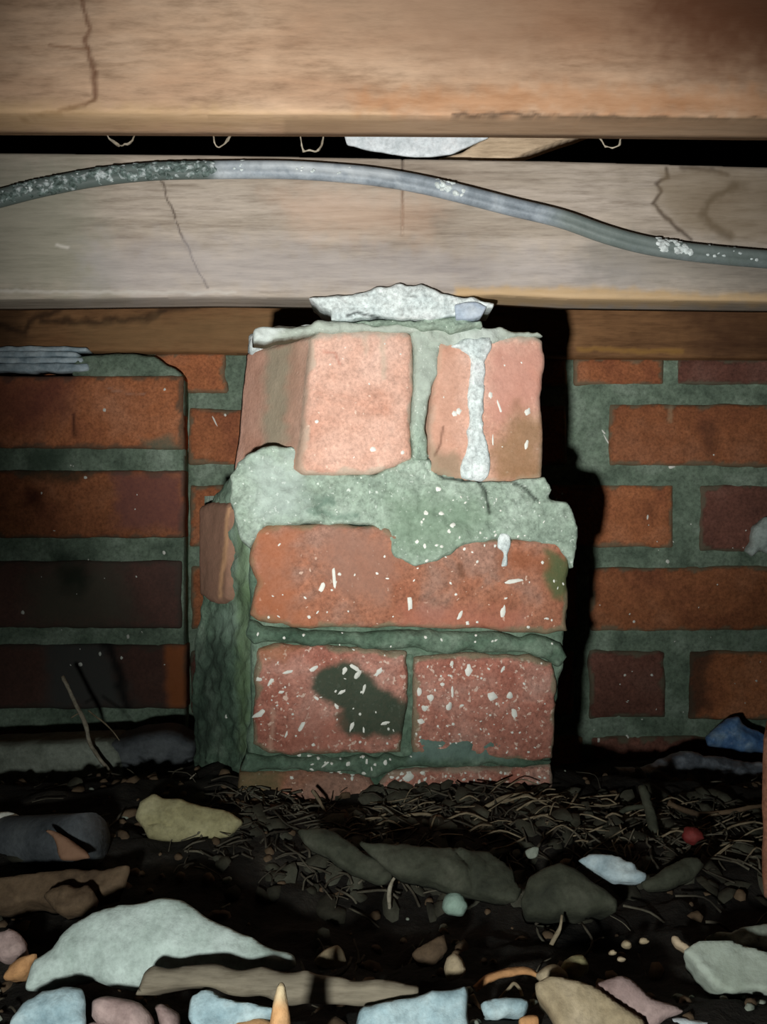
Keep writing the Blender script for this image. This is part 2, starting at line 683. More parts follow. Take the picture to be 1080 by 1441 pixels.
# ---- rear wall
wall = empty('wall_back', (0, W_D + 0.05, -0.06))
tag(wall, kind='structure')
wp = Plane(540, 720, W_D)
relief('mortar_bed', wp, [(-260, 499), (230, 497), (1390, 506), (1390, 1140), (-260, 1140)], 0.1, M['mortar_wall'], wall, cell=0.003,
       bevel=0.002, rough=0, bump=0.0012, bscale=0.012, bigbump=0.001, seed=11)
GR = srgb(92, 112, 96)
GRD = srgb(58, 76, 62)
MP = srgb(150, 166, 150)
wb = [  # left px, right px, top, bottom, material
    (-60, 85, 499, 553, 0), (218, 321, 498, 553, 0), (349, 480, 499, 553, 0), (495, 640, 500, 548, 0), (655, 800, 502, 545, 0), (806, 934, 504, 541, 0), (953, 1110, 506, 541, 2), (1125, 1270, 506, 541, 0),
    (265, 343, 575, 655, 0), (357, 665, 572, 655, 0), (680, 800, 570, 655, 0), (859, 1170, 568, 656, 1), (1185, 1380, 566, 655, 0),
    (266, 440, 683, 770, 0), (455, 760, 683, 772, 0), (775, 950, 682, 773, 1), (986, 1290, 683, 775, 2),
    (268, 500, 798, 885, 0), (515, 815, 798, 886, 0), (830, 1138, 797, 888, 1), (1152, 1380, 797, 888, 0),
    (268, 380, 914, 1004, 2), (395, 700, 914, 1006, 0), (715, 806, 914, 1008, 0), (829, 936, 915, 1010, 2), (971, 1276, 914, 1012, 1),
    (270, 560, 1034, 1125, 2), (575, 820, 1034, 1125, 0), (832, 1140, 1036, 1125, 2), (1155, 1380, 1036, 1125, 2)]
for k, (x0, x1, y0, y1, mm) in enumerate(wb):
    ov = []
    j = lambda a: rng.uniform(-a, a)
    if (x0, y0) == (859, 568):
        ov = [('line', [(945, 570), (944, 592)], srgb(170, 150, 120), 0.5, 5, 2), ('poly', [(984, 590), (1012, 590), (1008, 650), (988, 640)], srgb(78, 52, 40), 0.45, 8, 4)]
    if (x0, y0) == (775, 682):
        ov = [('poly', [(895, 700), (925, 705), (920, 735), (900, 730)], srgb(90, 50, 36), 0.35, 8, 5)]
    if (x0, y0) == (971, 914):
        ov = [('poly', [(960, 905), (1005, 905), (995, 1000), (965, 1015)], srgb(60, 48, 40), 0.7, 10, 6)]
    relief('brick', wp, [(x0 + j(2), y0 + j(2)), (x1 + j(2), y0 + j(2)), (x1 + j(2), y1 + j(2)), (x0 + j(2), y1 + j(2))], 0.06,
           M[['brick_wall', 'brick_wall', 'brick_dark'][mm]], wall, cell=0.003, bevel=0.004, rough=0.0012, bump=0.0005, bscale=0.02,
           bigbump=0.0008, proud=0.0030, seed=100 + k, ov=ov or None, edge=(srgb(100, 104, 86), 0.005, 0.7))
# ---- flanking brick pier at the left
lp_D = 1.02
lp = Plane(540, 720, lp_D)
lpier = empty('brick_pier', at(60, 1090, lp_D + 0.05))
tag(lpier, 'broad dark red brick pier against the rear wall at the left', 'pier')
relief('mortar_bed', lp, [(-240, 532), (258, 532), (260, 1130), (-240, 1130)], 0.03, M['mortar_wall'], lpier, cell=0.003, bevel=0.002, rough=0.0004, bump=0.0012, bscale=0.012, bigbump=0.001, seed=12,
       ov=[('poly', [(45, 620), (95, 640), (90, 672), (30, 668)], GRD, 0.7, 14, 6), ('poly', [(70, 770), (130, 785), (125, 840), (75, 830)], srgb(30, 44, 34), 0.8, 20, 6)])
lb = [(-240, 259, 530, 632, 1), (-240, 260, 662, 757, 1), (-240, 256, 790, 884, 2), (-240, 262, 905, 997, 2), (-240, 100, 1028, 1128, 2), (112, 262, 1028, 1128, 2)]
for k, (x0, x1, y0, y1, mm) in enumerate(lb):
    ov = []
    if k == 0:
        ov = [('line', [(104, 585), (106, 612)], srgb(40, 20, 14), 0.8, 4, 1), ('poly', [(-20, 530), (110, 530), (100, 590), (40, 610), (-20, 600)], srgb(110, 62, 56), 0.6, 25, 8),
              ('poly', [(200, 620), (240, 612), (255, 634), (215, 636)], GR, 0.7, 6, 3), ('line', [(150, 544), (170, 552), (205, 556)], srgb(190, 150, 130), 0.5, 3, 2)]
    if k == 1:
        ov = [('poly', [(160, 665), (258, 668), (256, 745), (165, 742)], srgb(118, 76, 74), 0.7, 12, 6), ('poly', [(35, 685), (65, 690), (60, 715), (36, 712)], srgb(60, 26, 18), 0.8, 8, 4),
              ('poly', [(20, 655), (130, 655), (110, 680), (30, 672)], srgb(50, 52, 40), 0.7, 8, 5)]
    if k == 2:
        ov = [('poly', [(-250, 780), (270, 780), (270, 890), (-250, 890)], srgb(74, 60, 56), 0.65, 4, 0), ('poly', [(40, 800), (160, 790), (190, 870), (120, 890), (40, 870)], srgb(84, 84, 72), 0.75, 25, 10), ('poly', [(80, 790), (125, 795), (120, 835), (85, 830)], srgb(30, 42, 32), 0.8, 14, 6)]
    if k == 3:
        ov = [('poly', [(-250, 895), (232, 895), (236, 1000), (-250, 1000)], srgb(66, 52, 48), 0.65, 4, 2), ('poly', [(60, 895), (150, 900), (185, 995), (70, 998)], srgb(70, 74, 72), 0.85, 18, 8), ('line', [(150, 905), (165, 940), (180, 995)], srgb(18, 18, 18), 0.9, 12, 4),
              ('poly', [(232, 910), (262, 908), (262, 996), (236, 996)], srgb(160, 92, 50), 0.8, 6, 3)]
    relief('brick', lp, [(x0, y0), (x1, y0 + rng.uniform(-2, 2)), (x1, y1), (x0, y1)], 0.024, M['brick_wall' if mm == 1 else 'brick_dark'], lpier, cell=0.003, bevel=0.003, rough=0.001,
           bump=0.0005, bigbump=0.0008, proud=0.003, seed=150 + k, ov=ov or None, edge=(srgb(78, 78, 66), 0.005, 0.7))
relief('mortar_cap', lp, [(105, 503), (160, 498), (215, 499), (232, 512), (256, 526), (258, 532), (130, 532), (100, 530)], 0.03, M['mortar_wall'], lpier, cell=0.0025, bevel=0.005, rough=0.002, bump=0.0015, bscale=0.008, proud=0.002, seed=40,
       dents=[([(120, 506), (133, 508), (141, 520)], 4, 0.004)])
mat_simple('slate', (150, 172, 182), (186, 204, 212), (208, 222, 226), big=60, fine=200)
sl = empty('slate_packer', at(40, 522, lp_D + 0.01))
tag(sl, 'pale blue layered slate packing on top of the left brick pier', 'packing')
for k, (y0, y1, xr, pr) in enumerate([(487, 494, 122, 0.001), (495, 502, 110, 0.004), (503, 511, 118, 0.003), (512, 523, 124, 0.006)]):
    relief('slate_layer', lp, [(-120, y0 + 2), (30, y0), (xr, y0 + 1), (xr + 2, y1), (20, y1 + 1), (-120, y1)], 0.03, M['slate'], sl, cell=0.002, bevel=0.0015, rough=0.0012, bump=0.0008, bscale=0.008, proud=pr, seed=60 + k)

# ---- rear bearer lying on the wall
bp = Plane(540, 460, 1.028)
DK = srgb(44, 28, 18)
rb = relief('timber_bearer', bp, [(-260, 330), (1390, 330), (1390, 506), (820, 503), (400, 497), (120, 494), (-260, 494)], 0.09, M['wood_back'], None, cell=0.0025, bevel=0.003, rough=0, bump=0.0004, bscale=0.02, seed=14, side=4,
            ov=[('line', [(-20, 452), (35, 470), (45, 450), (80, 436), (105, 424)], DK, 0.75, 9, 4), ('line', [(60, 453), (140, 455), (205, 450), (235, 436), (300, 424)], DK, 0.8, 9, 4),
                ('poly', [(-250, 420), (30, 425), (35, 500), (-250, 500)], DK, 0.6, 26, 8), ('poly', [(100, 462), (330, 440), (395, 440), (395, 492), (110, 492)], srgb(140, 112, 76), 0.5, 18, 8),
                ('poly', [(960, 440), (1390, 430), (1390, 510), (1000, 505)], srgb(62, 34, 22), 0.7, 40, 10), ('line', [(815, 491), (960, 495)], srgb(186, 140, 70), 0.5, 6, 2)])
tag(rb, 'dark brown rear bearer timber lying on the rear brick wall', 'beam')

# ---- front bearer carried by the pier
fp = Plane(540, 420, 0.716)
bear_poly = [(-180, 214), (0, 214), (300, 217), (560, 222), (800, 226), (1080, 234), (1260, 238), (1260, 424), (1080, 424), (800, 420), (700, 414), (560, 420), (300, 417), (0, 421), (-180, 421)]
CR = srgb(66, 52, 42)
fb = relief('timber_bearer', fp, bear_poly, 0.040, M['wood_bearer'], None, cell=0.0011, bevel=0.0025, rough=0, bump=0.0003, bscale=0.03, bigbump=0.0006, seed=15, side=5,
            dents=[([(567, 222), (567, 330)], 2.2, 0.002), ([(228, 255), (240, 290), (262, 345), (284, 385), (292, 405)], 2.0, 0.0012)],
            ov=[('line', [(567, 222), (567, 318)], srgb(60, 46, 38), 0.9, 2.4, 0.4), ('line', [(228, 255), (240, 290), (256, 330), (262, 345), (275, 372), (292, 405)], CR, 0.8, 2.6, 2),
                ('line', [(938, 236), (942, 250), (924, 258), (931, 270), (919, 288), (945, 312), (972, 336)], CR, 0.85, 5, 2.5),
                ('line', [(960, 236), (1005, 240), (1024, 246)], CR, 0.7, 6, 2), ('line', [(1036, 262), (1010, 272), (995, 285), (990, 304), (1010, 322), (1028, 332)], CR, 0.75, 9, 3),
                ('poly', [(1020, 255), (1055, 255), (1050, 270), (1024, 268)], CR, 0.5, 8, 3),
                ('poly', [(930, 238), (1080, 238), (1300, 250), (1300, 330), (1030, 340), (960, 320), (925, 290)], srgb(128, 112, 88), 0.55, 14, 6),
                ('poly', [(-180, 214), (140, 214), (120, 260), (160, 420), (-180, 420)], srgb(136, 138, 122), 0.6, 45, 14),
                ('poly', [(120, 340), (420, 345), (700, 355), (900, 370), (900, 410), (560, 412), (120, 412)], srgb(168, 164, 166), 0.45, 30, 12),
                ('poly', [(380, 275), (470, 262), (620, 285), (600, 330), (430, 330)], srgb(196, 160, 134), 0.4, 30, 10),
                ('poly', [(640, 404), (800, 404), (1000, 412), (1260, 420), (1260, 430), (700, 430), (640, 424)], srgb(196, 162, 112), 0.7, 6, 4),
                ('line', [(0, 409), (120, 411), (330, 412)], srgb(196, 192, 184), 0.5, 4, 2), ('line', [(80, 345), (95, 348)], srgb(215, 210, 200), 0.7, 4, 1),
                ('poly', [(820, 320), (1080, 360), (1260, 380), (1260, 415), (900, 405), (820, 390)], srgb(120, 118, 112), 0.5, 25, 10)])
tag(fb, 'weathered grey-pink front bearer timber carried by the central brick pier', 'beam')

# ---- floor joist across the top, nearest to the camera
jp = Plane(540, 180, 0.600)
jo = relief('floor_joist', jp, [(-160, -160), (1240, -160), (1240, 166), (1080, 166), (900, 164), (700, 162), (540, 161), (300, 160), (120, 159), (-160, 158)], 0.036, M['wood_joist'], None,
            cell=0.0014, bevel=0.002, rough=0, bump=0.0003, bscale=0.03, bigbump=0.0008, seed=16, side=4,
            dents=[([(112, -60), (118, 0), (127, 40), (121, 60), (132, 100), (130, 138), (118, 148), (70, 158), (30, 168)], 4, 0.0006)],
            ov=[('line', [(108, -90), (114, -20), (121, 22), (126, 40), (120, 60), (126, 80), (133, 100), (132, 138), (120, 148), (92, 155), (52, 162), (30, 172)], srgb(104, 66, 44), 0.75, 6, 3),
                ('line', [(70, 64), (122, 70)], srgb(130, 92, 66), 0.6, 4, 2),
                ('poly', [(560, -160), (1240, -160), (1240, 100), (1000, 110), (820, 96), (640, 100), (560, 40)], srgb(136, 98, 72), 0.65, 60, 14),
                ('poly', [(930, -160), (1240, -160), (1240, 120), (980, 80), (900, 30)], srgb(96, 56, 34), 0.85, 70, 16),
                ('poly', [(380, -160), (640, -160), (760, 70), (620, 90), (430, 60)], srgb(168, 140, 116), 0.55, 60, 14),
                ('poly', [(500, 132), (700, 126), (900, 124), (1240, 124), (1240, 160), (900, 160), (500, 158)], srgb(184, 126, 80), 0.5, 18, 10),
                ('poly', [(-160, 140), (260, 152), (520, 162), (560, 172), (-160, 190)], srgb(196, 164, 118), 0.5, 16, 6),
                ('line', [(640, 162), (720, 161), (820, 165), (900, 166), (990, 168), (1240, 168)], srgb(66, 52, 40), 0.85, 6, 3),
                ('poly', [(400, 165), (1240, 165), (1240, 215), (400, 215)], srgb(150, 124, 96), 0.6, 5, 2)])
tag(jo, 'broad orange-brown floor joist across the top of the picture', 'beam')

# things in the slot between joist and bearer
mat_simple('white_sheet', (196, 206, 210), (220, 228, 232), (236, 240, 242), big=60)
ws = relief('white_sheet', Plane(590, 210, 0.728), [(470, 120), (690, 120), (690, 192), (668, 200), (640, 214), (604, 220), (570, 219), (520, 209), (488, 203)], 0.004, M['white_sheet'], None, cell=0.002, bevel=0.0012, rough=0.0008, bump=0.0006, seed=70)
tag(ws, 'white plaster sheet showing in the slot above the front bearer', 'sheet')
bt = relief('timber_wedge', Plane(700, 210, 0.737), [(600, 226), (716, 224), (745, 212), (780, 200), (900, 160), (900, 110), (720, 120), (690, 190), (650, 214)], 0.02, M['wood_pale'], None, cell=0.002, bevel=0.0015, rough=0.0003, bump=0.0003, seed=71)
tag(bt, 'pale timber wedge with a sloping end in the slot above the bearer', 'timber')
for k, (pts, lab) in enumerate([([(150, 186), (160, 200), (172, 203), (184, 200), (192, 188)], 'dusty cobweb loop hanging under the joist at the far left'),
                                ([(298, 188), (302, 200), (310, 205), (320, 198), (324, 188)], 'small cobweb loop under the joist left of the centre'),
                                ([(424, 186), (426, 208), (436, 214), (448, 210), (455, 196), (456, 186)], 'round cobweb loop hanging beside the white sheet'),
                                ([(840, 190), (852, 204), (866, 206), (880, 190)], 'faint cobweb loop under the joist at the right')]):
    path = catmull([at(x, y, 0.655) for x, y in pts], 6)
    o = mesh_obj('cobweb', *tube_data(path, [0.0003, 0.0008, 0.0005, 0.0009, 0.0003], 5, rough=0.0012, seed=k), M['web'])
    tag(o, lab, 'cobweb', 'cobwebs in the slot')

# ---- the electric cable slung along the bearer
CD = 0.7075
cpts = [(-150, 318), (-60, 294), (0, 279), (60, 264), (140, 249), (220, 241), (310, 239), (400, 239), (470, 243), (530, 249), (590, 259), (650, 273), (720, 291), (790, 308), (850, 329), (900, 343), (950, 352), (1010, 359), (1080, 365), (1180, 371), (1250, 376)]
cpath = catmull([at(x, y, CD) for x, y in cpts], 9)
cab = empty('electric_cable', at(540, 252, CD))
tag(cab, 'grey twin cable with white splashes sagging across the front bearer', 'cable')
sec = lambda th: 0.62 + 0.44 * abs(math.sin(th)) ** 0.8
V, Fc = tube_data(cpath, 0.0061, 20, section=sec)
mesh_obj('sheath', V, Fc, M['cable'], cab, ov=[('poly', [(-200, 200), (300, 200), (300, 400), (-200, 400)], srgb(84, 96, 90), 0.9, 14, 6),
                                               ('poly', [(780, 280), (1300, 300), (1300, 420), (780, 360)], srgb(88, 100, 90), 0.75, 30, 6),
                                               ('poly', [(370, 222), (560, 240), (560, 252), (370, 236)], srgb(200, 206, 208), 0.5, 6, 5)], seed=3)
# crust of dirt and plaster on its left half, as many tiny flakes


def flake(c, n, r, seed, h=0.35, stretch=1.0, ang=0.0, sides=9):
    """a low irregular blob sitting on a surface point"""
    c = np.array(c)
    n = np.array(n, float)
    n /= np.linalg.norm(n)
    a = np.cross(n, (0, 0, 1.0))
    if np.linalg.norm(a) < 1e-3:
        a = np.array((1.0, 0, 0))
    a /= np.linalg.norm(a)
    b = np.cross(n, a)
    a, b = a * math.cos(ang) + b * math.sin(ang), b * math.cos(ang) - a * math.sin(ang)
    rr = random.Random(seed)
    V = [c + n * r * h]
    f = []
    rads = [r * rr.uniform(0.75, 1.2) for _ in range(sides)]
    for ring, (s, hh) in enumerate([(0.7, h * 0.8), (1.0, -0.25)]):
        for k in range(sides):
            t = 2 * math.pi * k / sides
            V.append(c + s * rads[k] * (math.cos(t) * a * stretch + math.sin(t) * b) + n * r * hh)
    for k in range(sides):
        k2 = (k + 1) % sides
        f.append((0, 1 + k2, 1 + k))
        f.append((1 + k, 1 + k2, 1 + sides + k2, 1 + sides + k))
    return np.array(V), f


parts = []
for k in range(420):
    t = rng.random()
    x = -140 + 445 * t
    i = int(np.argmin(np.abs(to_px(cpath)[:, 0] - x)))
    th = rng.uniform(-1.2, 1.2)
    nrm = (0, -math.cos(th), math.sin(th))
    c = cpath[i] + np.array(nrm) * 0.0043
    c[2] += math.sin(th) * 0.0012
    parts.append(flake(c, nrm, rng.uniform(0.0008, 0.0028), k, 0.6, rng.uniform(1, 2.2), rng.uniform(-0.5, 0.5)))
tag(mesh_obj('dirt_crust', *join_data(parts), M['dirt_crust'], cab), kind='stuff')
parts = []
for (x0, x1, n, rmax) in [(36, 52, 8, 0.0016), (110, 140, 6, 0.0012), (225, 300, 16, 0.0013), (330, 345, 6, 0.0014), (405, 500, 10, 0.0012), (615, 650, 22, 0.0022), (925, 968, 34, 0.0027), (975, 1060, 14, 0.0014), (0, 10, 3, 0.0015)]:
    for k in range(n):
        x = rng.uniform(x0, x1)
        i = int(np.argmin(np.abs(to_px(cpath)[:, 0] - x)))
        th = rng.uniform(-0.4, 1.3)
        nrm = (0, -math.cos(th), math.sin(th))
        c = cpath[i] + np.array(nrm) * 0.0047
        c[0] += rng.uniform(-1, 1) * 0.001
        c[2] += math.sin(th) * 0.0014
        parts.append(flake(c, nrm, rng.uniform(0.4, 1) * rmax, k + int(x), 0.5, rng.uniform(1, 1.8), rng.uniform(-1, 1)))
tag(mesh_obj('plaster_splash', *join_data(parts), M['mortar_pale'], cab), kind='stuff')

# ================================================================== CENTRAL PIER
pier = empty('brick_pier', at(560, 1130, 0.80))
tag(pier, 'central paint-spattered brick pier with pale mortar holding up the front bearer', 'pier')
LP = Plane(357, 800, 0.704, yaw=5)          # face of the lower courses
UP = Plane(437, 560, 0.702, yaw=9)         # face of the upper course of bricks on edge
SP = Plane(357, 900, 0.704, yaw=0)


def plane_through(p, q):
    s = Plane(540, 720, 1.0)
    d = np.array(q) - np.array(p)
    d[2] = 0
    d /= np.linalg.norm(d)
    s.o = np.array(p, float)
    s.u = d
    s.v = np.array((0, 0, 1.0))
    s.w = np.array((-d[1], d[0], 0))
    return s


fl = at(360, 900, 0.712)
bl = at(272, 900, 0.80)
SP = plane_through(bl, fl)                   # left flank, splaying backwards
# solid heart of the pier
heart = plane_through(at(362, 900, 0.722), at(786, 900, 0.752))
V = []
plan = [at(364, 720, 0.722), at(768, 720, 0.752), at(740, 720, 0.93), at(330, 720, 0.93), at(288, 720, 0.815)]
top = at(500, 672, 0.72).z
for z in (-0.06, top - 0.012):
    for p in plan:
        V.append((p.x, p.y, z))
mesh_obj('mortar_core', np.array(V), [(4, 3, 2, 1, 0), (5, 6, 7, 8, 9)] + [(k, (k + 1) % 5, 5 + (k + 1) % 5, 5 + k) for k in range(5)], M['mortar'], pier, smooth=False)
# mortar faces between bricks
relief('mortar_bed', LP, [(350, 738), (798, 745), (800, 900), (785, 1000), (778, 1160), (340, 1160), (352, 1000)], 0.05, M['mortar_green'], pier, cell=0.002, bevel=0.005, rough=0.0015, bump=0.0014, bscale=0.01, seed=21, proud=-0.003)
relief('mortar_flank', SP, [(353, 642), (336, 652), (300, 690), (287, 715), (281, 780), (283, 850), (272, 900), (268, 1000), (272, 1130), (353, 1150), (354, 900)], 0.05, M['mortar_green'], pier, cell=0.0025, bevel=0.008, rough=0.002, bump=0.0020, bscale=0.008, bigbump=0.002, bigscale=0.03, seed=22,
       ov=[('poly', [(325, 655), (372, 630), (375, 800), (330, 830), (322, 720)], srgb(130, 150, 134), 0.8, 10, 6), ('poly', [(300, 860), (345, 855), (340, 900), (300, 900)], srgb(120, 142, 126), 0.7, 10, 6),
           ('poly', [(332, 740), (352, 740), (352, 1060), (335, 1060)], srgb(100, 122, 84), 0.6, 7, 5), ('poly', [(270, 900), (320, 900), (310, 1050), (270, 1090)], srgb(58, 70, 62), 0.6, 20, 8)])
BR = srgb(158, 118, 94)
relief('brick', SP, [(284, 712), (300, 704), (326, 706), (332, 720), (330, 800), (326, 846), (308, 852), (285, 840)], 0.05, M['brick_dark'], pier, cell=0.002, bevel=0.006, rough=0.0012, bump=0.0008, seed=23, proud=0.004,
       ov=[('poly', [(280, 700), (335, 700), (335, 860), (280, 860)], srgb(140, 112, 92), 0.65, 4, 0), ('line', [(322, 715), (316, 780), (310, 840)], srgb(206, 160, 120), 0.75, 5, 2)])
# lower courses
relief('brick', LP, [(356, 742), (372, 737), (540, 739), (570, 756), (770, 758), (797, 762), (801, 800), (799, 888), (770, 893), (690, 887), (560, 883), (440, 884), (366, 876), (351, 866), (354, 842), (360, 820), (352, 790)], 0.05, M['brick_pier'], pier, cell=0.0016, bevel=0.005, rough=0.0012,
       bump=0.0006, bscale=0.012, bigbump=0.001, seed=24, edge=(srgb(116, 122, 98), 0.004, 0.7), proud=0.002,
       ov=[('poly', [(350, 740), (385, 740), (430, 745), (400, 820), (440, 880), (350, 880)], srgb(172, 102, 66), 0.6, 22, 10),
           ('poly', [(470, 745), (545, 750), (560, 800), (540, 850), (470, 830), (450, 780)], srgb(150, 112, 96), 0.7, 20, 10),
           ('poly', [(768, 770), (800, 785), (803, 800), (798, 840), (780, 842), (766, 810)], srgb(74, 96, 62), 0.85, 7, 5),
           ('poly', [(700, 770), (770, 785), (775, 800), (700, 805)], srgb(136, 76, 44), 0.5, 12, 6),
           ('poly', [(570, 850), (740, 860), (740, 890), (560, 884)], srgb(176, 110, 92), 0.5, 14, 8), ('line', [(647, 795), (650, 808)], srgb(90, 58, 40), 0.7, 8, 2)])
relief('brick', LP, [(362, 912), (385, 906), (480, 908), (572, 916), (576, 940), (574, 1000), (566, 1058), (470, 1064), (380, 1062), (356, 1050), (358, 980)], 0.05, M['brick_rough'], pier, cell=0.0016, bevel=0.005, rough=0.0014, bump=0.0008, bscale=0.01, bigbump=0.001, seed=25, edge=(srgb(116, 122, 98), 0.004, 0.7), proud=0.002,
       ov=[('poly', [(452, 940), (480, 926), (500, 930), (530, 960), (565, 985), (580, 1000), (578, 1035), (545, 1038), (490, 1036), (470, 1020), (480, 1000), (455, 985), (436, 970)], srgb(48, 70, 56), 0.93, 7, 5),
           ('poly', [(360, 905), (430, 905), (400, 930), (362, 930)], srgb(160, 106, 66), 0.5, 10, 6), ('line', [(384, 1000), (381, 1055)], srgb(196, 160, 140), 0.5, 7, 3),
           ('poly', [(430, 1000), (480, 1010), (470, 1060), (400, 1055)], srgb(160, 100, 84), 0.5, 12, 6)])
relief('brick', LP, [(583, 924), (640, 919), (740, 921), (776, 932), (784, 960), (782, 1000), (778, 1068), (740, 1072), (660, 1066), (582, 1064), (580, 1000)], 0.05, M['brick_rough'], pier, cell=0.0016, bevel=0.004, rough=0.0012, bump=0.0008, bscale=0.008, bigbump=0.0008, seed=26, edge=(srgb(116, 122, 98), 0.004, 0.7), proud=0.0025)
relief('brick', LP, [(336, 1086), (400, 1083), (470, 1086), (522, 1092), (530, 1110), (526, 1170), (336, 1170)], 0.05, M['brick_pier'], pier, cell=0.002, bevel=0.005, rough=0.0012, bump=0.0008, seed=27, proud=0.001, ov=[('poly', [(330, 1080), (400, 1080), (390, 1120), (330, 1130)], srgb(96, 100, 70), 0.7, 12, 6)])
relief('brick', LP, [(534, 1100), (552, 1084), (640, 1078), (700, 1080), (776, 1074), (779, 1100), (778, 1175), (534, 1175)], 0.05, M['brick_rough'], pier, cell=0.0016, bevel=0.004, rough=0.0012, bump=0.001, bscale=0.006, bigbump=0.0008, seed=28, edge=(srgb(150, 146, 128), 0.004, 0.6), proud=0.003)
# joints that stand proud
relief('mortar_joint', LP, [(350, 872), (400, 884), (470, 888), (560, 886), (680, 890), (760, 897), (790, 905), (798, 925), (786, 938), (750, 922), (700, 917), (620, 918), (570, 914), (480, 908), (390, 905), (360, 906), (348, 890)], 0.03, M['mortar_green'], pier, cell=0.0016, bevel=0.006, rough=0.002, bump=0.0018, bscale=0.007, seed=29, proud=0.005)
relief('mortar_joint', LP, [(345, 1062), (420, 1066), (500, 1064), (580, 1062), (582, 1036), (640, 1034), (706, 1040), (724, 1062), (780, 1072), (776, 1078), (700, 1078), (560, 1080), (530, 1094), (450, 1084), (340, 1086)], 0.03, M['mortar_green'], pier, cell=0.0016, bevel=0.005, rough=0.0018, bump=0.0015, bscale=0.008, seed=33, proud=0.003,
       ov=[('poly', [(582, 1034), (724, 1034), (724, 1070), (582, 1070)], srgb(110, 132, 126), 0.6, 8, 5)])
relief('mortar_joint', LP, [(570, 916), (584, 920), (581, 1000), (583, 1062), (566, 1062), (576, 1000)], 0.03, M['mortar_green'], pier, cell=0.0016, bevel=0.003, rough=0.001, bump=0.0015, bscale=0.008, seed=34, proud=-0.003)
# mortar bedding and haunch between lower and upper courses
MG = srgb(112, 136, 112)
relief('mortar_haunch', Plane(357, 780, 0.702, yaw=5, tilt=7),
       [(322, 668), (345, 640), (372, 628), (410, 628), (430, 645), (440, 664), (530, 668), (552, 656), (584, 640), (606, 640), (614, 664), (655, 676), (700, 678), (768, 672), (776, 690), (770, 700), (800, 708), (812, 730), (814, 770), (806, 800),
        (796, 786), (780, 768), (730, 760), (690, 760), (650, 768), (615, 790), (585, 795), (556, 782), (544, 756), (525, 739), (440, 738), (372, 740), (352, 770), (338, 760), (330, 720)],
       0.06, M['mortar'], pier, cell=0.0013, bevel=0.003, rough=0.0014, bump=0.0013, bscale=0.006, bigbump=0.0018, bigscale=0.03, seed=35, proud=0.003, side=4,
       dents=[([(584, 644), (607, 644), (614, 664), (625, 672), (650, 676), (672, 676), (684, 690), (690, 720)], 2.2, 0.0025), ([(725, 680), (745, 692), (756, 704), (750, 714)], 2.2, 0.0025), ([(690, 720), (712, 705), (735, 720), (760, 712)], 2.5, 0.001)],
       ov=[('poly', [(545, 700), (640, 690), (690, 720), (680, 760), (600, 800), (545, 770)], MG, 0.55, 25, 8), ('poly', [(350, 640), (430, 640), (430, 720), (360, 730)], srgb(186, 200, 194), 0.5, 22, 12),
           ('line', [(584, 645), (607, 645), (614, 664), (625, 672), (650, 676), (672, 676), (684, 690), (690, 722)], srgb(34, 40, 34), 0.95, 4.0, 1), ('line', [(725, 680), (745, 692), (756, 704)], srgb(34, 40, 34), 0.95, 4.0, 1),
           ('line', [(470, 700), (440, 720), (500, 730)], srgb(80, 110, 96), 0.5, 10, 6)])
# upper course: two bricks laid on edge, with the mortar joint between
relief('brick', UP, [(437, 474), (450, 464), (520, 461), (574, 464), (582, 472), (584, 520), (580, 620), (583, 646), (560, 655), (540, 664), (520, 669), (430, 668), (418, 660)], 0.085, M['brick_salmon'], pier, cell=0.0015, bevel=0.007, rough=0.0006, bump=0.0006, bscale=0.012, seed=36, edge=(srgb(186, 178, 160), 0.004, 0.6), side=34, sidebump=0.0005, shear=0.043,
       ov=[('poly', [(340, 460), (424, 460), (412, 670), (340, 670)], srgb(178, 132, 110), 0.6, 8, 4), ('poly', [(375, 480), (412, 478), (402, 640), (370, 640)], srgb(150, 156, 134), 0.65, 10, 6), ('poly', [(408, 470), (436, 470), (428, 670), (405, 670)], srgb(170, 140, 120), 0.6, 7, 3),
           ('poly', [(345, 440), (600, 440), (600, 470), (345, 478)], srgb(180, 182, 170), 0.6, 7, 6), ('line', [(540, 468), (541, 530)], srgb(196, 180, 160), 0.6, 8, 3), ('line', [(516, 470), (514, 500)], srgb(196, 180, 160), 0.4, 6, 3),
           ('line', [(455, 495), (472, 498), (478, 512)], srgb(170, 90, 70), 0.5, 4, 2)])
relief('brick', UP, [(616, 482), (640, 474), (700, 467), (752, 469), (765, 478), (770, 505), (764, 560), (768, 620), (764, 678), (700, 680), (640, 676), (606, 664), (604, 600), (612, 530)], 0.215, M['brick_salmon'], pier, cell=0.0015, bevel=0.006, rough=0.0006, bump=0.0006, bscale=0.012, seed=37, edge=(srgb(186, 178, 160), 0.004, 0.6), side=10, sidebump=0.0012,
       ov=[('poly', [(600, 470), (650, 480), (650, 680), (600, 670)], srgb(198, 148, 124), 0.6, 14, 6), ('poly', [(690, 490), (770, 490), (768, 570), (740, 580), (690, 600)], srgb(200, 144, 128), 0.7, 16, 8),
           ('poly', [(730, 570), (770, 590), (768, 680), (700, 680), (690, 640)], srgb(138, 108, 72), 0.75, 18, 8), ('poly', [(690, 460), (770, 465), (765, 482), (690, 482)], srgb(176, 170, 156), 0.6, 5, 4),
           ('poly', [(605, 630), (650, 640), (655, 680), (605, 672)], srgb(120, 116, 92), 0.6, 10, 5), ('line', [(624, 600), (620, 625), (612, 640)], srgb(90, 60, 44), 0.7, 3, 1)])
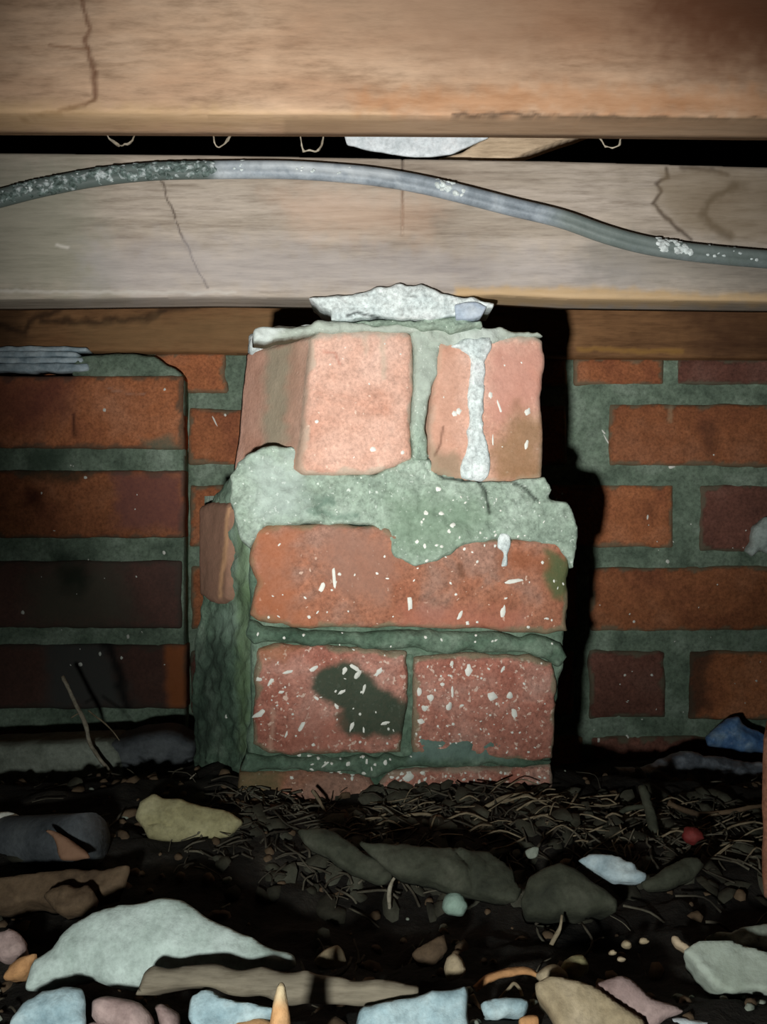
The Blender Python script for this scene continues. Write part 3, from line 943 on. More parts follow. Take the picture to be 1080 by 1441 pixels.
relief('mortar_joint', UP, [(580, 462), (600, 458), (640, 462), (622, 486), (618, 520), (604, 570), (600, 600), (604, 646), (582, 648), (580, 600), (584, 520)], 0.20, M['mortar'], pier, cell=0.0015, bevel=0.004, rough=0.0012, bump=0.0014, bscale=0.008, seed=38, proud=0.000, side=4, ov=[('poly', [(570, 450), (640, 450), (630, 560), (570, 600)], srgb(188, 196, 186), 0.6, 30, 6)])
# broken mortar cap on the upper bricks
relief('mortar_cap', UP, [(356, 478), (362, 462), (385, 458), (410, 462), (440, 452), (500, 455), (580, 458), (600, 454), (650, 456), (690, 460), (760, 467), (767, 476), (720, 474), (690, 486), (668, 490), (640, 486), (610, 482), (590, 470), (540, 466), (460, 468), (430, 470), (400, 474), (372, 484)], 0.03, M['mortar'], pier, cell=0.0013, bevel=0.003, rough=0.0016, bump=0.0016, bscale=0.006, seed=39, proud=0.001,
       ov=[('poly', [(340, 440), (790, 440), (790, 495), (340, 495)], srgb(190, 196, 186), 0.6, 5, 0), ('poly', [(345, 455), (400, 455), (385, 480), (350, 485)], srgb(214, 224, 220), 0.8, 8, 4), ('poly', [(640, 455), (710, 460), (690, 490), (640, 488)], srgb(196, 206, 200), 0.6, 10, 5)])
relief('mortar_cap', plane_through(at(354, 470, 0.782), at(438, 470, 0.704)), [(351, 500), (356, 470), (370, 460), (392, 459), (420, 460), (438, 456), (438, 468), (410, 472), (385, 484), (372, 492), (362, 506)], 0.03, M['mortar_pale'], pier, cell=0.002, bevel=0.004, rough=0.0016, bump=0.0016, bscale=0.008, seed=41, proud=0.004)
# white mortar run down the right upper brick
relief('mortar_drip', UP, [(632, 486), (650, 478), (690, 476), (692, 488), (684, 510), (683, 550), (678, 585), (680, 610), (690, 640), (690, 665), (680, 680), (664, 676), (650, 674), (648, 655), (655, 640), (660, 600), (660, 540), (662, 500), (650, 490)], 0.012, M['mortar_pale'], pier, cell=0.0012, bevel=0.003, rough=0.0014, bump=0.0010, bscale=0.006, seed=42, proud=0.0028,
       dents=[([(668, 645), (668, 670)], 4, 0.002)])
relief('mortar_drip', LP, [(700, 752), (716, 752), (720, 770), (712, 780), (714, 796), (704, 798), (708, 780), (700, 768)], 0.012, M['mortar_pale'], pier, cell=0.0012, bevel=0.002, rough=0.0014, bump=0.0008, bscale=0.005, seed=43, proud=0.0050)

# packing of pale mortar and slate between pier and bearer
pk = empty('mortar_packing', at(565, 456, 0.725))
tag(pk, 'crumbling white mortar packing wedged between pier top and front bearer', 'packing')
PKP = Plane(565, 430, 0.708)
relief('mortar_pad', PKP, [(432, 420), (470, 417), (510, 411), (530, 405), (546, 402), (560, 398), (574, 400), (590, 400), (612, 405), (626, 412), (650, 416), (676, 421), (696, 426), (694, 434), (676, 432), (660, 440), (640, 446), (610, 449), (560, 447), (520, 446), (480, 452), (466, 452), (464, 436), (448, 430)], 0.05, M['mortar_pale'], pk, cell=0.0010, bevel=0.0030, rough=0.0011, bump=0.0015, bscale=0.005, seed=50, proud=0.001,
       dents=[([(490, 446), (505, 440), (518, 443), (535, 448), (548, 452)], 2.2, 0.0025), ([(470, 432), (640, 432)], 1.6, 0.0007), ([(540, 424), (636, 428)], 1.4, 0.0006)],
       ov=[('line', [(490, 444), (505, 440), (516, 444), (530, 446), (548, 451)], srgb(40, 44, 44), 0.9, 3.4, 1.5)])
relief('mortar_rubble', PKP, [(480, 452), (520, 447), (560, 448), (600, 448), (640, 446), (676, 450), (680, 458), (640, 466), (600, 464), (560, 458), (520, 459), (490, 457)], 0.05, M['mortar'], pk, cell=0.0011, bevel=0.003, rough=0.0018, bump=0.002, bscale=0.005, seed=51, proud=-0.001)
mat_simple('slate_blue', (140, 154, 172), (174, 188, 202), (194, 204, 212), big=80, fine=200)
relief('slate_chip', PKP, [(640, 428), (668, 425), (684, 432), (678, 446), (668, 450), (642, 450)], 0.05, M['slate_blue'], pk, cell=0.0013, bevel=0.0015, rough=0.0006, bump=0.0004, seed=52, proud=0.0028)

# ================================================================== LITTER AND RUBBLE ON THE SOIL
mat_simple('stone_pale', (160, 176, 168), (190, 204, 198), (206, 218, 214), big=30)
mat_simple('stone_tan', (142, 124, 98), (172, 154, 126), (190, 172, 146), big=40)
mat_simple('stone_pink', (146, 122, 118), (174, 150, 146), (190, 166, 160), big=40)
mat_simple('stone_grey', (112, 118, 106), (140, 146, 134), (158, 164, 152), big=40)
mat_simple('stone_yellow', (140, 132, 96), (166, 158, 120), (182, 174, 138), big=40)
mat_simple('stone_orange', (168, 118, 78), (196, 146, 100), (210, 166, 122), big=40)
mat_simple('rag_blue', (140, 166, 176), (176, 200, 208), (198, 216, 220), big=70)
mat_simple('clod', (44, 46, 38), (68, 70, 58), (88, 88, 76), big=40)
mat_simple('clod_brown', (66, 52, 40), (96, 78, 60), (116, 96, 76), big=40)
mat_simple('twig', (96, 84, 68), (132, 118, 96), (160, 146, 122), big=90)
mat_simple('straw', (40, 36, 30), (74, 68, 58), (124, 118, 102), big=25)
mat_simple('leaf_bits', (34, 32, 26), (60, 58, 48), (88, 88, 76), big=30)
mat_simple('plastic_blue', (70, 108, 160), (104, 142, 190), (160, 188, 214), big=60, rough=0.4)
mat_simple('plastic_red', (84, 26, 26), (116, 40, 38), (134, 60, 56), big=60, rough=0.7)
mat_simple('pipe_grey', (60, 64, 68), (86, 90, 94), (104, 108, 110), big=30, rough=0.6)
mat_simple('bag_black', (66, 70, 76), (100, 106, 114), (160, 166, 176), big=60, rough=0.3)


def rub(name, label, cat, pts, mat, tilt=40, yaw=0, thick=0.03, dome=0.0, bevel=0.0028, rough=0.0016, bump=0.0011, bscale=0.007, z=0.0, D=None, seed=1, cell=0.0016, bigbump=0.0016, parent=None, ov=None, dents=None, domew=0.012, taper=0.15, group=None):
    ymax = max(p[1] for p in pts)
    xm = [p[0] for p in pts if p[1] == ymax][0]
    if D is None:
        D = ground_D(ymax, z)
    pl = Plane(xm, ymax, D, yaw=yaw, tilt=tilt)
    o = relief(name, pl, pts, thick, M[mat], parent, cell=cell, bevel=bevel, rough=rough, bump=bump, bscale=bscale, dome=dome, domew=domew, seed=seed, bigbump=bigbump, ov=ov, dents=dents, side=3, taper=taper)
    if label:
        tag(o, label, cat, group)
    return o


# front row
rub('broken_mortar_slab', 'large pale grey-green slab of broken mortar at the lower left', 'stone',
    [(28, 1392), (40, 1358), (62, 1336), (90, 1312), (110, 1300), (128, 1286), (165, 1272), (200, 1269), (240, 1265), (262, 1271), (285, 1286), (330, 1306), (372, 1328), (414, 1342), (417, 1358), (380, 1372), (300, 1378), (220, 1385), (180, 1398), (140, 1384), (110, 1372), (70, 1382), (40, 1394)],
    'stone_pale', tilt=32, yaw=2, thick=0.03, dome=0.006, z=0.002, seed=201, bump=0.0008, bscale=0.01, bigbump=0.002, cell=0.0016)
rub('timber_offcut', 'grey-brown split timber offcut in front of the pale mortar slab', 'timber',
    [(196, 1368), (215, 1357), (300, 1358), (400, 1364), (480, 1374), (560, 1382), (592, 1388), (590, 1404), (540, 1408), (470, 1414), (400, 1410), (350, 1400), (300, 1392), (240, 1388), (200, 1396), (186, 1402)],
    'wood_grey', tilt=30, thick=0.012, z=0.012, seed=202, bump=0.0006, bigbump=0.0006)
rub('wood_splinter', 'upright pointed pale wood splinter at the bottom edge', 'wood', [(394, 1376), (401, 1392), (408, 1441), (416, 1520), (424, 1622), (352, 1622), (366, 1520), (380, 1435), (388, 1395)], 'stone_orange', tilt=6, thick=0.008, D=0.325, seed=203, bevel=0.003, rough=0.0004, bump=0.0003, bigbump=0.0002, ov=[('poly', [(380, 1370), (412, 1370), (412, 1410), (384, 1410)], srgb(206, 190, 156), 0.8, 14, 2)])
rub('blue_grey_rag', 'blue-grey crumpled scrap left of the wood splinter', 'scrap', [(268, 1400), (290, 1393), (330, 1398), (350, 1404), (384, 1414), (386, 1424), (360, 1432), (330, 1436), (320, 1460), (276, 1460), (266, 1430)], 'rag_blue', tilt=50, thick=0.008, z=0.006, seed=204, bump=0.0016, bscale=0.008)
rub('tan_chip', 'small tan stone chip at the bottom edge beside the splinter', 'stone', [(326, 1436), (360, 1431), (384, 1436), (390, 1465), (322, 1465)], 'stone_orange', tilt=40, thick=0.01, z=0.004, seed=205)
rub('white_shell_scrap', 'white curved plastic scrap at the bottom left corner', 'scrap', [(6, 1436), (30, 1412), (60, 1396), (90, 1391), (112, 1393), (119, 1410), (118, 1450), (60, 1456), (8, 1452)], 'rag_blue', tilt=40, thick=0.01, dome=0.008, z=0.004, seed=206, bump=0.0004, bigbump=0.0005)
rub('pink_stone', 'rounded pinkish pebble right of the white scrap', 'stone', [(128, 1402), (150, 1392), (178, 1402), (200, 1408), (214, 1424), (222, 1450), (180, 1462), (140, 1440), (130, 1424)], 'stone_pink', tilt=35, thick=0.014, dome=0.007, z=0.002, seed=207)
rub('pink_stone', 'narrow pink pebble leaning on the rounded pinkish pebble', 'stone', [(214, 1412), (228, 1412), (244, 1430), (248, 1455), (230, 1458), (222, 1436)], 'stone_pink', tilt=30, thick=0.01, dome=0.004, z=0.0, seed=208)
rub('pink_stone', 'small rose pebble at the very bottom under the white scrap', 'stone', [(118, 1444), (134, 1434), (154, 1437), (158, 1460), (118, 1462)], 'stone_pink', tilt=35, thick=0.01, dome=0.004, z=0.0, seed=209)
rub('orange_stone', 'orange-tan stone at the left end of the pale mortar slab', 'stone', [(0, 1368), (18, 1350), (34, 1340), (54, 1338), (46, 1352), (34, 1374), (4, 1376)], 'stone_orange', tilt=35, thick=0.015, dome=0.004, z=0.004, seed=210)
rub('dark_stone', 'brown-grey stone at the left edge above the orange stone', 'stone', [(-20, 1330), (-10, 1308), (14, 1302), (30, 1318), (36, 1330), (26, 1340), (0, 1342)], 'stone_pink', tilt=45, thick=0.015, dome=0.005, z=0.006, seed=211)
rub('crumpled_bark', 'crumpled brown bark piece above the pale mortar slab', 'bark', [(58, 1262), (74, 1250), (95, 1244), (104, 1250), (122, 1240), (134, 1250), (130, 1270), (112, 1280), (84, 1288), (70, 1280)], 'clod_brown', tilt=40, thick=0.014, dome=0.005, bump=0.002, bscale=0.007, z=0.008, seed=212)
rub('timber_batten', 'dusty brown batten lying behind the crumpled bark', 'timber', [(-40, 1236), (60, 1226), (150, 1218), (178, 1216), (174, 1250), (120, 1262), (40, 1268), (-40, 1275)], 'clod_brown', tilt=45, thick=0.02, z=0.004, seed=213, bigbump=0.0006, bump=0.0005)
rub('yellow_stone', 'yellowish stone at the left foot of the central pier', 'stone', [(188, 1150), (196, 1128), (214, 1118), (240, 1120), (280, 1130), (330, 1146), (346, 1158), (320, 1178), (250, 1184), (206, 1178)], 'stone_yellow', tilt=30, thick=0.03, dome=0.006, z=0.006, seed=214, dents=[([(210, 1158), (225, 1155), (240, 1160)], 4, 0.003)])
# left background pieces
gp = empty('grey_plank', at(130, 1116, 0.83))
tag(gp, 'grey plank lying at the foot of the left brick pier', 'timber')
relief('board', Plane(130, 1116, 0.86, yaw=-4), [(-160, 1054), (0, 1050), (150, 1044), (168, 1060), (172, 1112), (0, 1118), (-160, 1122)], 0.05, M['stone_grey'], gp, cell=0.003, bevel=0.004, rough=0.001, bump=0.0006, seed=215)
relief('split_end', Plane(230, 1116, 0.865, yaw=6), [(150, 1046), (200, 1038), (250, 1036), (276, 1050), (272, 1080), (240, 1096), (212, 1112), (190, 1104), (165, 1080)], 0.05, M['pipe_grey'], gp, cell=0.003, bevel=0.006, rough=0.002, bump=0.001, seed=216)
pp = empty('waste_pipe', at(60, 1220, 0.62))
tag(pp, 'dark grey pipe with a white collar at the left edge', 'pipe')
c0, c1 = np.array(at(-150, 1188, 0.70)), np.array(at(126, 1182, 0.585))
mesh_obj('tube', *tube_data([c0 + (c1 - c0) * t for t in np.linspace(0, 1, 14)], 0.0155, 28, rough=0.0003), M['pipe_grey'], pp)
ax = (c1 - c0) / np.linalg.norm(c1 - c0)
cc = c0 + ax * (np.array(at(-3, 1186, 0.63))[0] - c0[0]) / ax[0] + ax * 0.002
mesh_obj('collar', *tube_data([cc - ax * 0.010, cc - ax * 0.0095, cc + ax * 0.0035, cc + ax * 0.005], [0.0172, 0.0182, 0.0182, 0.0172], 28), M['paint'], pp)
rub('wood_splinter', 'flat pinkish wood splinter lying on the grey pipe end', 'wood', [(64, 1162), (72, 1164), (98, 1184), (122, 1202), (130, 1207), (108, 1210), (88, 1208), (80, 1190)], 'clod_brown', tilt=20, thick=0.008, D=0.555, seed=217, bevel=0.002, ov=[('poly', [(60, 1160), (135, 1160), (135, 1215), (60, 1215)], srgb(150, 112, 90), 0.7, 3, 0)])

# right front
rub('blue_plaster_sheet', 'pale blue broken plaster sheet at the bottom centre', 'plaster', [(498, 1424), (508, 1412), (530, 1412), (592, 1402), (604, 1394), (630, 1390), (656, 1388), (660, 1404), (662, 1436), (664, 1466), (490, 1470), (494, 1440)], 'rag_blue', tilt=42, thick=0.01, z=0.006, seed=220, bump=0.0008)
rub('blue_plaster_lump', 'small pale blue plaster lump between the curved bark strip and the tan stone', 'plaster', [(678, 1410), (700, 1402), (728, 1400), (746, 1404), (740, 1420), (716, 1430), (690, 1430), (680, 1420)], 'rag_blue', tilt=40, thick=0.012, dome=0.004, bump=0.002, bscale=0.006, z=0.004, seed=221)
path = catmull([at(668, 1392, 0.435), at(690, 1376, 0.437), at(720, 1368, 0.438), (*at(745, 1367, 0.438),), at(764, 1376, 0.437)], 8)
o = mesh_obj('bark_strip', *tube_data(path, [0.0016, 0.0022, 0.0022, 0.0018, 0.0012], 8, section=lambda t: 0.55 + 0.5 * abs(math.cos(t)), rough=0.0003), M['stone_orange'])
tag(o, 'arched orange-tan bark strip above the small blue plaster lump', 'bark')
path = catmull([at(664, 1400, 0.43), at(672, 1416, 0.428), at(682, 1432, 0.42)], 8)
tag(mesh_obj('straw_stalk', *tube_data(path, [0.0012, 0.0014, 0.001], 6), M['wood_pale']), 'short pale stalk between the blue sheet and the blue lump', 'stalk')
path = catmull([at(702, 1408, 0.432), at(716, 1392, 0.434), at(724, 1384, 0.435), at(732, 1392, 0.434), at(736, 1404, 0.43)], 8)
tag(mesh_obj('wire_loop', *tube_data(path, 0.0008, 6), M['twig']), 'thin looped stem standing on the small blue plaster lump', 'stem')
rub('tan_stone', 'big flat tan stone at the bottom right of centre', 'stone', [(754, 1380), (775, 1372), (800, 1376), (840, 1382), (862, 1398), (880, 1412), (904, 1432), (918, 1462), (800, 1472), (784, 1440), (772, 1416), (756, 1396)], 'stone_tan', tilt=40, thick=0.018, z=0.006, seed=222, bump=0.0006)
rub('mauve_stone', 'flat mauve stone leaning behind the big tan stone', 'stone', [(838, 1384), (850, 1374), (872, 1373), (900, 1386), (930, 1402), (966, 1420), (944, 1430), (930, 1450), (880, 1450), (860, 1430)], 'stone_pink', tilt=35, thick=0.016, z=0.006, seed=223, bump=0.0006)
rub('yellow_block', 'tiny yellow block at the bottom edge beside the tan stone', 'stone', [(728, 1432), (744, 1424), (758, 1424), (762, 1460), (726, 1462)], 'stone_orange', tilt=30, thick=0.01, z=0.004, seed=224)
rub('tan_pebble', 'rounded tan pebble on the left of the pebble pair above the tan stone', 'stone', [(758, 1372), (768, 1358), (784, 1354), (798, 1364), (800, 1380), (780, 1388), (764, 1384)], 'stone_tan', tilt=30, thick=0.012, dome=0.006, z=0.006, seed=225, domew=0.005)
rub('yellow_pebble', 'yellowish pebble on the right of the pebble pair above the tan stone', 'stone', [(794, 1352), (806, 1340), (824, 1337), (834, 1350), (832, 1368), (812, 1378), (798, 1372)], 'stone_yellow', tilt=30, thick=0.012, dome=0.006, z=0.006, seed=226, domew=0.005)
rub('tan_pebble', 'single tan pebble standing in the dark above the blue plaster sheet', 'stone', [(626, 1366), (632, 1350), (645, 1343), (656, 1352), (660, 1368), (650, 1380), (632, 1382)], 'stone_tan', tilt=30, thick=0.012, dome=0.006, z=0.004, seed=227, domew=0.005)
rub('grey_wood_end', 'grey wood end lying left of the blue plaster sheet', 'wood', [(508, 1386), (530, 1382), (580, 1392), (592, 1400), (560, 1410), (520, 1414), (506, 1410)], 'wood_grey', tilt=45, thick=0.01, z=0.010, seed=228)
rub('tan_chip', 'triangular tan stone chip right of the pale mortar slab tip', 'stone', [(440, 1352), (458, 1336), (474, 1329), (484, 1336), (488, 1352), (470, 1360)], 'stone_tan', tilt=35, thick=0.01, dome=0.003, z=0.008, seed=229)
rub('brown_chip', 'dim brown flat chip above the tan pebble', 'stone', [(576, 1340), (604, 1322), (630, 1312), (632, 1336), (610, 1352), (584, 1352)], 'clod_brown', tilt=50, thick=0.01, z=0.004, seed=230)
rub('green_pebble', 'pale green rounded pebble in the dark below the pier', 'stone', [(622, 1274), (630, 1258), (642, 1254), (654, 1262), (662, 1278), (650, 1288), (628, 1288)], 'stone_pale', tilt=25, thick=0.014, dome=0.007, z=0.000, seed=231, domew=0.006, ov=[('poly', [(600, 1240), (680, 1240), (680, 1300), (600, 1300)], srgb(132, 168, 146), 0.6, 5, 0)])
rub('pale_flat_stone', 'pale flat stone at the lower right edge', 'stone', [(960, 1330), (985, 1318), (1020, 1320), (1060, 1330), (1120, 1342), (1130, 1392), (1040, 1396), (1006, 1384), (980, 1360)], 'stone_pale', tilt=45, thick=0.02, z=0.006, seed=232, bump=0.0007, ov=[('poly', [(950, 1310), (1140, 1310), (1140, 1400), (950, 1400)], srgb(160, 162, 140), 0.5, 6, 0)])
rub('tan_brick_chunk', 'tan chunk lying against the pale flat stone at the right edge', 'stone', [(1012, 1382), (1036, 1364), (1072, 1358), (1110, 1362), (1112, 1396), (1050, 1400), (1016, 1396)], 'stone_orange', tilt=25, thick=0.015, z=0.006, D=0.432, seed=233, ov=[('poly', [(1000, 1350), (1120, 1350), (1120, 1410), (1000, 1410)], srgb(190, 170, 130), 0.7, 5, 0)])
rub('grey_slab', 'dim grey slab behind the pale flat stone at the right edge', 'stone', [(990, 1320), (1020, 1306), (1090, 1296), (1130, 1300), (1130, 1340), (1060, 1332)], 'stone_grey', tilt=60, thick=0.012, z=0.004, seed=234)
rub('blue_white_scrap', 'bluish white scrap at the bottom edge right of the tan stone', 'scrap', [(930, 1440), (950, 1432), (990, 1431), (1020, 1440), (1030, 1465), (930, 1465)], 'white_sheet', tilt=40, thick=0.01, z=0.002, seed=235)
rub('cream_chip', 'cream splinter pointing at the pale flat stone', 'wood', [(946, 1312), (954, 1314), (958, 1322), (978, 1336), (980, 1342), (968, 1338), (950, 1328)], 'wood_pale', tilt=40, thick=0.006, z=0.006, seed=236, bevel=0.001)
for k, (x, y, r) in enumerate([(884, 1327, 8), (908, 1323, 8), (864, 1340, 7), (876, 1350, 7)]):
    rub('cream_pebble', ['tiny cream pebble, left of the upper pair above the mauve stone', 'tiny cream pebble, right of the upper pair above the mauve stone', 'tiny cream pebble, upper of the lower pair above the mauve stone', 'tiny cream pebble, lower of the lower pair above the mauve stone'][k], 'stone',
        [(x - r, y + 2), (x - r * 0.6, y - r * 0.5), (x, y - r * 0.6), (x + r, y), (x + r * 0.5, y + r * 0.6), (x - r * 0.5, y + r * 0.6)], 'stone_tan', tilt=30, thick=0.005, dome=0.002, z=0.008, seed=240 + k, domew=0.003, cell=0.0012, bevel=0.001, rough=0.0003)
# middle ground clods and leaves
rub('dry_leaf', 'long curled dark leaf below the pier at the centre', 'leaf', [(420, 1166), (460, 1160), (490, 1176), (540, 1214), (556, 1232), (540, 1240), (500, 1226), (460, 1196), (430, 1182)], 'clod', tilt=55, thick=0.008, dome=0.004, z=0.014, seed=250)
rub('dry_leaf', 'broad grey-green dead leaf under the centre of the pier', 'leaf', [(500, 1180), (560, 1184), (640, 1190), (690, 1196), (720, 1216), (738, 1248), (730, 1262), (690, 1256), (640, 1250), (600, 1232), (556, 1226), (530, 1206)], 'clod', tilt=55, thick=0.012, dome=0.006, z=0.012, seed=251, dents=[([(640, 1192), (662, 1216), (668, 1250)], 5, 0.003)])
rub('soil_clod', 'smooth dome-shaped soil clod right of the dead leaves', 'clod', [(732, 1262), (748, 1230), (770, 1214), (788, 1210), (806, 1218), (840, 1244), (872, 1262), (868, 1280), (800, 1286), (740, 1284)], 'clod', tilt=35, thick=0.03, dome=0.008, z=0.004, seed=252, domew=0.015, bump=0.0006)
rub('blue_slate_chip', 'flat blue-grey slate chip right of the dome-shaped clod', 'slate', [(812, 1206), (830, 1200), (870, 1204), (896, 1212), (898, 1220), (910, 1228), (904, 1240), (870, 1238), (836, 1222)], 'slate', tilt=50, thick=0.008, z=0.012, seed=253, bump=0.0012)
rub('dry_leaf', 'dim folded leaf at the right of the slate chip', 'leaf', [(900, 1236), (930, 1224), (960, 1204), (980, 1202), (992, 1214), (976, 1232), (940, 1248), (910, 1250)], 'clod', tilt=50, thick=0.008, dome=0.004, z=0.010, seed=254)
rub('dry_leaf', 'small pale leaf standing in the straw right of the broad leaf', 'leaf', [(736, 1200), (752, 1190), (758, 1192), (756, 1206), (742, 1210)], 'stone_grey', tilt=25, thick=0.004, z=0.02, seed=255, cell=0.0015, bevel=0.001)
rub('black_plastic_bag', 'crumpled black plastic heap against the wall at the right', 'plastic', [(856, 1088), (866, 1076), (900, 1078), (930, 1066), (960, 1054), (1010, 1060), (1060, 1070), (1120, 1072), (1130, 1130), (1000, 1130), (900, 1110), (860, 1104)], 'bag_black', tilt=30, thick=0.04, dome=0.01, z=-0.02, D=0.86, seed=256, bump=0.004, bscale=0.02, bigbump=0.005, bevel=0.008)
rub('blue_plastic_scrap', 'crumpled bright blue plastic scrap by the wall at the right', 'plastic', [(996, 1036), (1010, 1022), (1024, 1012), (1040, 1006), (1056, 1020), (1078, 1034), (1100, 1046), (1090, 1060), (1040, 1056), (1000, 1050)], 'plastic_blue', tilt=20, thick=0.02, dome=0.006, D=0.97, seed=257, bump=0.003, bscale=0.012, bevel=0.005)
rub('red_plastic_scrap', 'small red plastic scrap in the litter at the right', 'plastic', [(962, 1172), (972, 1166), (990, 1170), (996, 1180), (984, 1188), (966, 1186)], 'plastic_red', tilt=25, thick=0.006, dome=0.001, z=0.012, bump=0.002, bscale=0.005, seed=258, cell=0.0015)
rub('pale_mortar_lump', 'pale mortar lump stuck on the rear wall at the right edge', 'mortar', [(1054, 778), (1058, 756), (1066, 738), (1080, 726), (1104, 730), (1110, 770), (1092, 782), (1070, 776), (1062, 786)], 'stone_pale', tilt=0, thick=0.03, dome=0.008, D=1.030, seed=259)
ub = relief('loose_brick', Plane(1076, 1262, 0.545, yaw=-23), [(1073, 1038), (1150, 1036), (1152, 1266), (1074, 1266)], 0.06, M['brick_pier'], None, cell=0.002, bevel=0.003, rough=0.0005, bump=0.0005, seed=260)
tag(ub, 'upright pinkish brick cut off by the right edge', 'brick')

# twigs, roots and stalks one can pick out
tw = [
    ([(88, 952), (104, 985), (120, 1018), (128, 1048), (148, 1078), (168, 1104), (182, 1124)], 0.86, 0.82, 0.0018, 'web', 'long dusty root hanging in front of the left brick pier'),
    ([(124, 1000), (140, 1012), (156, 1026), (168, 1042)], 0.85, 0.84, 0.0007, 'twig', 'thin side root beside the long dusty root'),
    ([(100, 1010), (112, 1004), (118, 1012)], 0.85, 0.85, 0.0006, 'twig', 'tiny stub off the long dusty root'),
    ([(264, 1108), (268, 1096), (276, 1088)], 0.74, 0.74, 0.0006, 'web', 'pale bent hair root left of the pier foot'),
    ([(660, 1152), (690, 1132), (712, 1122), (740, 1118), (758, 1130)], 0.66, 0.67, 0.0014, 'twig', 'arched pale twig at the right foot of the pier'),
    ([(696, 1192), (740, 1186), (782, 1178), (820, 1174), (870, 1172)], 0.64, 0.65, 0.0012, 'twig', 'long pale twig lying across the litter right of centre'),
    ([(800, 1216), (803, 1200), (805, 1186)], 0.625, 0.625, 0.0009, 'web', 'short pale stalk sticking up behind the dome-shaped clod'),
    ([(770, 1200), (790, 1186), (806, 1204)], 0.63, 0.63, 0.0007, 'twig', 'crooked thin stalk left of the slate chip'),
    ([(548, 1278), (548, 1254), (552, 1240), (560, 1230)], 0.56, 0.56, 0.0011, 'web', 'pale forked stalk in the dark below the broad leaf'),
    ([(598, 1176), (620, 1186), (634, 1192)], 0.65, 0.645, 0.0012, 'web', 'pale short stick on the broad grey-green leaf'),
    ([(655, 1170), (660, 1184), (662, 1198)], 0.645, 0.64, 0.0008, 'twig', 'upright stalk at the top edge of the broad leaf'),
    ([(770, 1340), (780, 1322), (788, 1306), (792, 1288)], 0.50, 0.50, 0.0011, 'twig', 'thin dark twig standing above the yellowish pebble'),
    ([(904, 1108), (914, 1140), (922, 1168), (934, 1196)], 0.66, 0.63, 0.0035, 'clod', 'thick grey stick leaning in the litter at the right'),
    ([(862, 1170), (868, 1150), (884, 1138), (908, 1136), (912, 1150)], 0.66, 0.65, 0.0018, 'clod', 'pale grey hooked root left of the leaning stick'),
    ([(940, 1130), (970, 1142), (1000, 1146), (1060, 1136), (1080, 1132)], 0.68, 0.68, 0.0018, 'clod_brown', 'dark brown twig lying under the black plastic'),
    ([(550, 1158), (574, 1148), (600, 1146), (622, 1154)], 0.66, 0.66, 0.0012, 'twig', 'curved twig below the foot of the pier'),
    ([(440, 1112), (450, 1128), (458, 1144)], 0.675, 0.66, 0.0012, 'twig', 'short brown stick left of the white paint blot'),
    ([(36, 1268), (48, 1258), (58, 1252)], 0.53, 0.53, 0.0012, 'web', 'pale split straw left of the crumpled bark'),
    ([(150, 1180), (170, 1168), (178, 1150), (186, 1140)], 0.68, 0.68, 0.0012, 'twig', 'frayed twig at the left end of the yellowish stone'),
    ([(480, 1216), (520, 1196), (470, 1176), (440, 1150)], 0.645, 0.66, 0.0008, 'twig', 'wiry stem over the long curled dark leaf'),
]
for k, (pts, d0, d1, r, mt, lab) in enumerate(tw):
    n = len(pts)
    P3 = [at(x, y, d0 + (d1 - d0) * i / (n - 1)) for i, (x, y) in enumerate(pts)]
    path = catmull(P3, 7)
    o = mesh_obj('twig', *tube_data(path, [r, r * 1.05, r * 0.6], 7, rough=r * 0.25, seed=k), M[mt])
    tag(o, lab, 'twig', 'twigs and roots in the litter')

# uncountable straw and crumbs
parts = []
for k in range(900):
    x = rng.uniform(-0.12, 0.30)
    y = rng.uniform(0.575, 0.70)
    if rng.random() < 0.25:
        x, y = rng.uniform(-0.35, 0.42), rng.uniform(0.42, 0.95)
    z = float(gz([x], [y])[0])
    L = rng.uniform(0.006, 0.028)
    a = rng.uniform(0, math.pi)
    e = rng.uniform(-0.1, 0.5)
    d = np.array((math.cos(a) * math.cos(e), math.sin(a) * math.cos(e), math.sin(e)))
    p = np.array((x, y, z + rng.uniform(0, 0.006)))
    bend = np.array((rng.uniform(-1, 1), rng.uniform(-1, 1), rng.uniform(-0.2, 0.8))) * L * 0.2
    r = rng.uniform(0.0003, 0.0009)
    parts.append(tube_data(catmull([p - d * L / 2, p + bend, p + d * L / 2], 3), r, 4))
pale = []
for k in range(110):
    x, y = rng.uniform(-0.02, 0.26), rng.uniform(0.60, 0.70)
    p = np.array((x, y, float(gz([x], [y])[0]) + 0.006))
    L = rng.uniform(0.010, 0.034)
    a = rng.gauss(0, 0.7)
    d = np.array((math.cos(a), math.sin(a) * 0.6, rng.uniform(-0.1, 0.5)))
    pale.append(tube_data(catmull([p - d * L / 2, p + np.array((0, 0, L * rng.uniform(-0.1, 0.25))), p + d * L / 2], 3), rng.uniform(0.0003, 0.0008), 5))
tag(mesh_obj('pale_straw', *join_data(pale), M['twig']), 'pale dry straws and rootlets tangled at the foot of the central pier', 'straw', kind='stuff')
tag(mesh_obj('straw_litter', *join_data(parts), M['straw']), 'dark straw and root litter matted on the soil round the pier', 'litter', kind='stuff')
parts = []
for k in range(330):
    x, y = rng.uniform(-0.10, 0.34), rng.uniform(0.56, 0.72)
    if k % 3 == 0:
        x, y = rng.uniform(-0.36, 0.42), rng.uniform(0.45, 0.95)
    z = float(gz([x], [y])[0]) + 0.002
    parts.append(flake((x, y, z), (rng.uniform(-0.8, 0.8), -0.5 + rng.uniform(-0.7, 0.5), 1), rng.uniform(0.003, 0.008), k, rng.uniform(0.15, 0.4), rng.uniform(1.0, 2.4), rng.uniform(0, 3), 8))
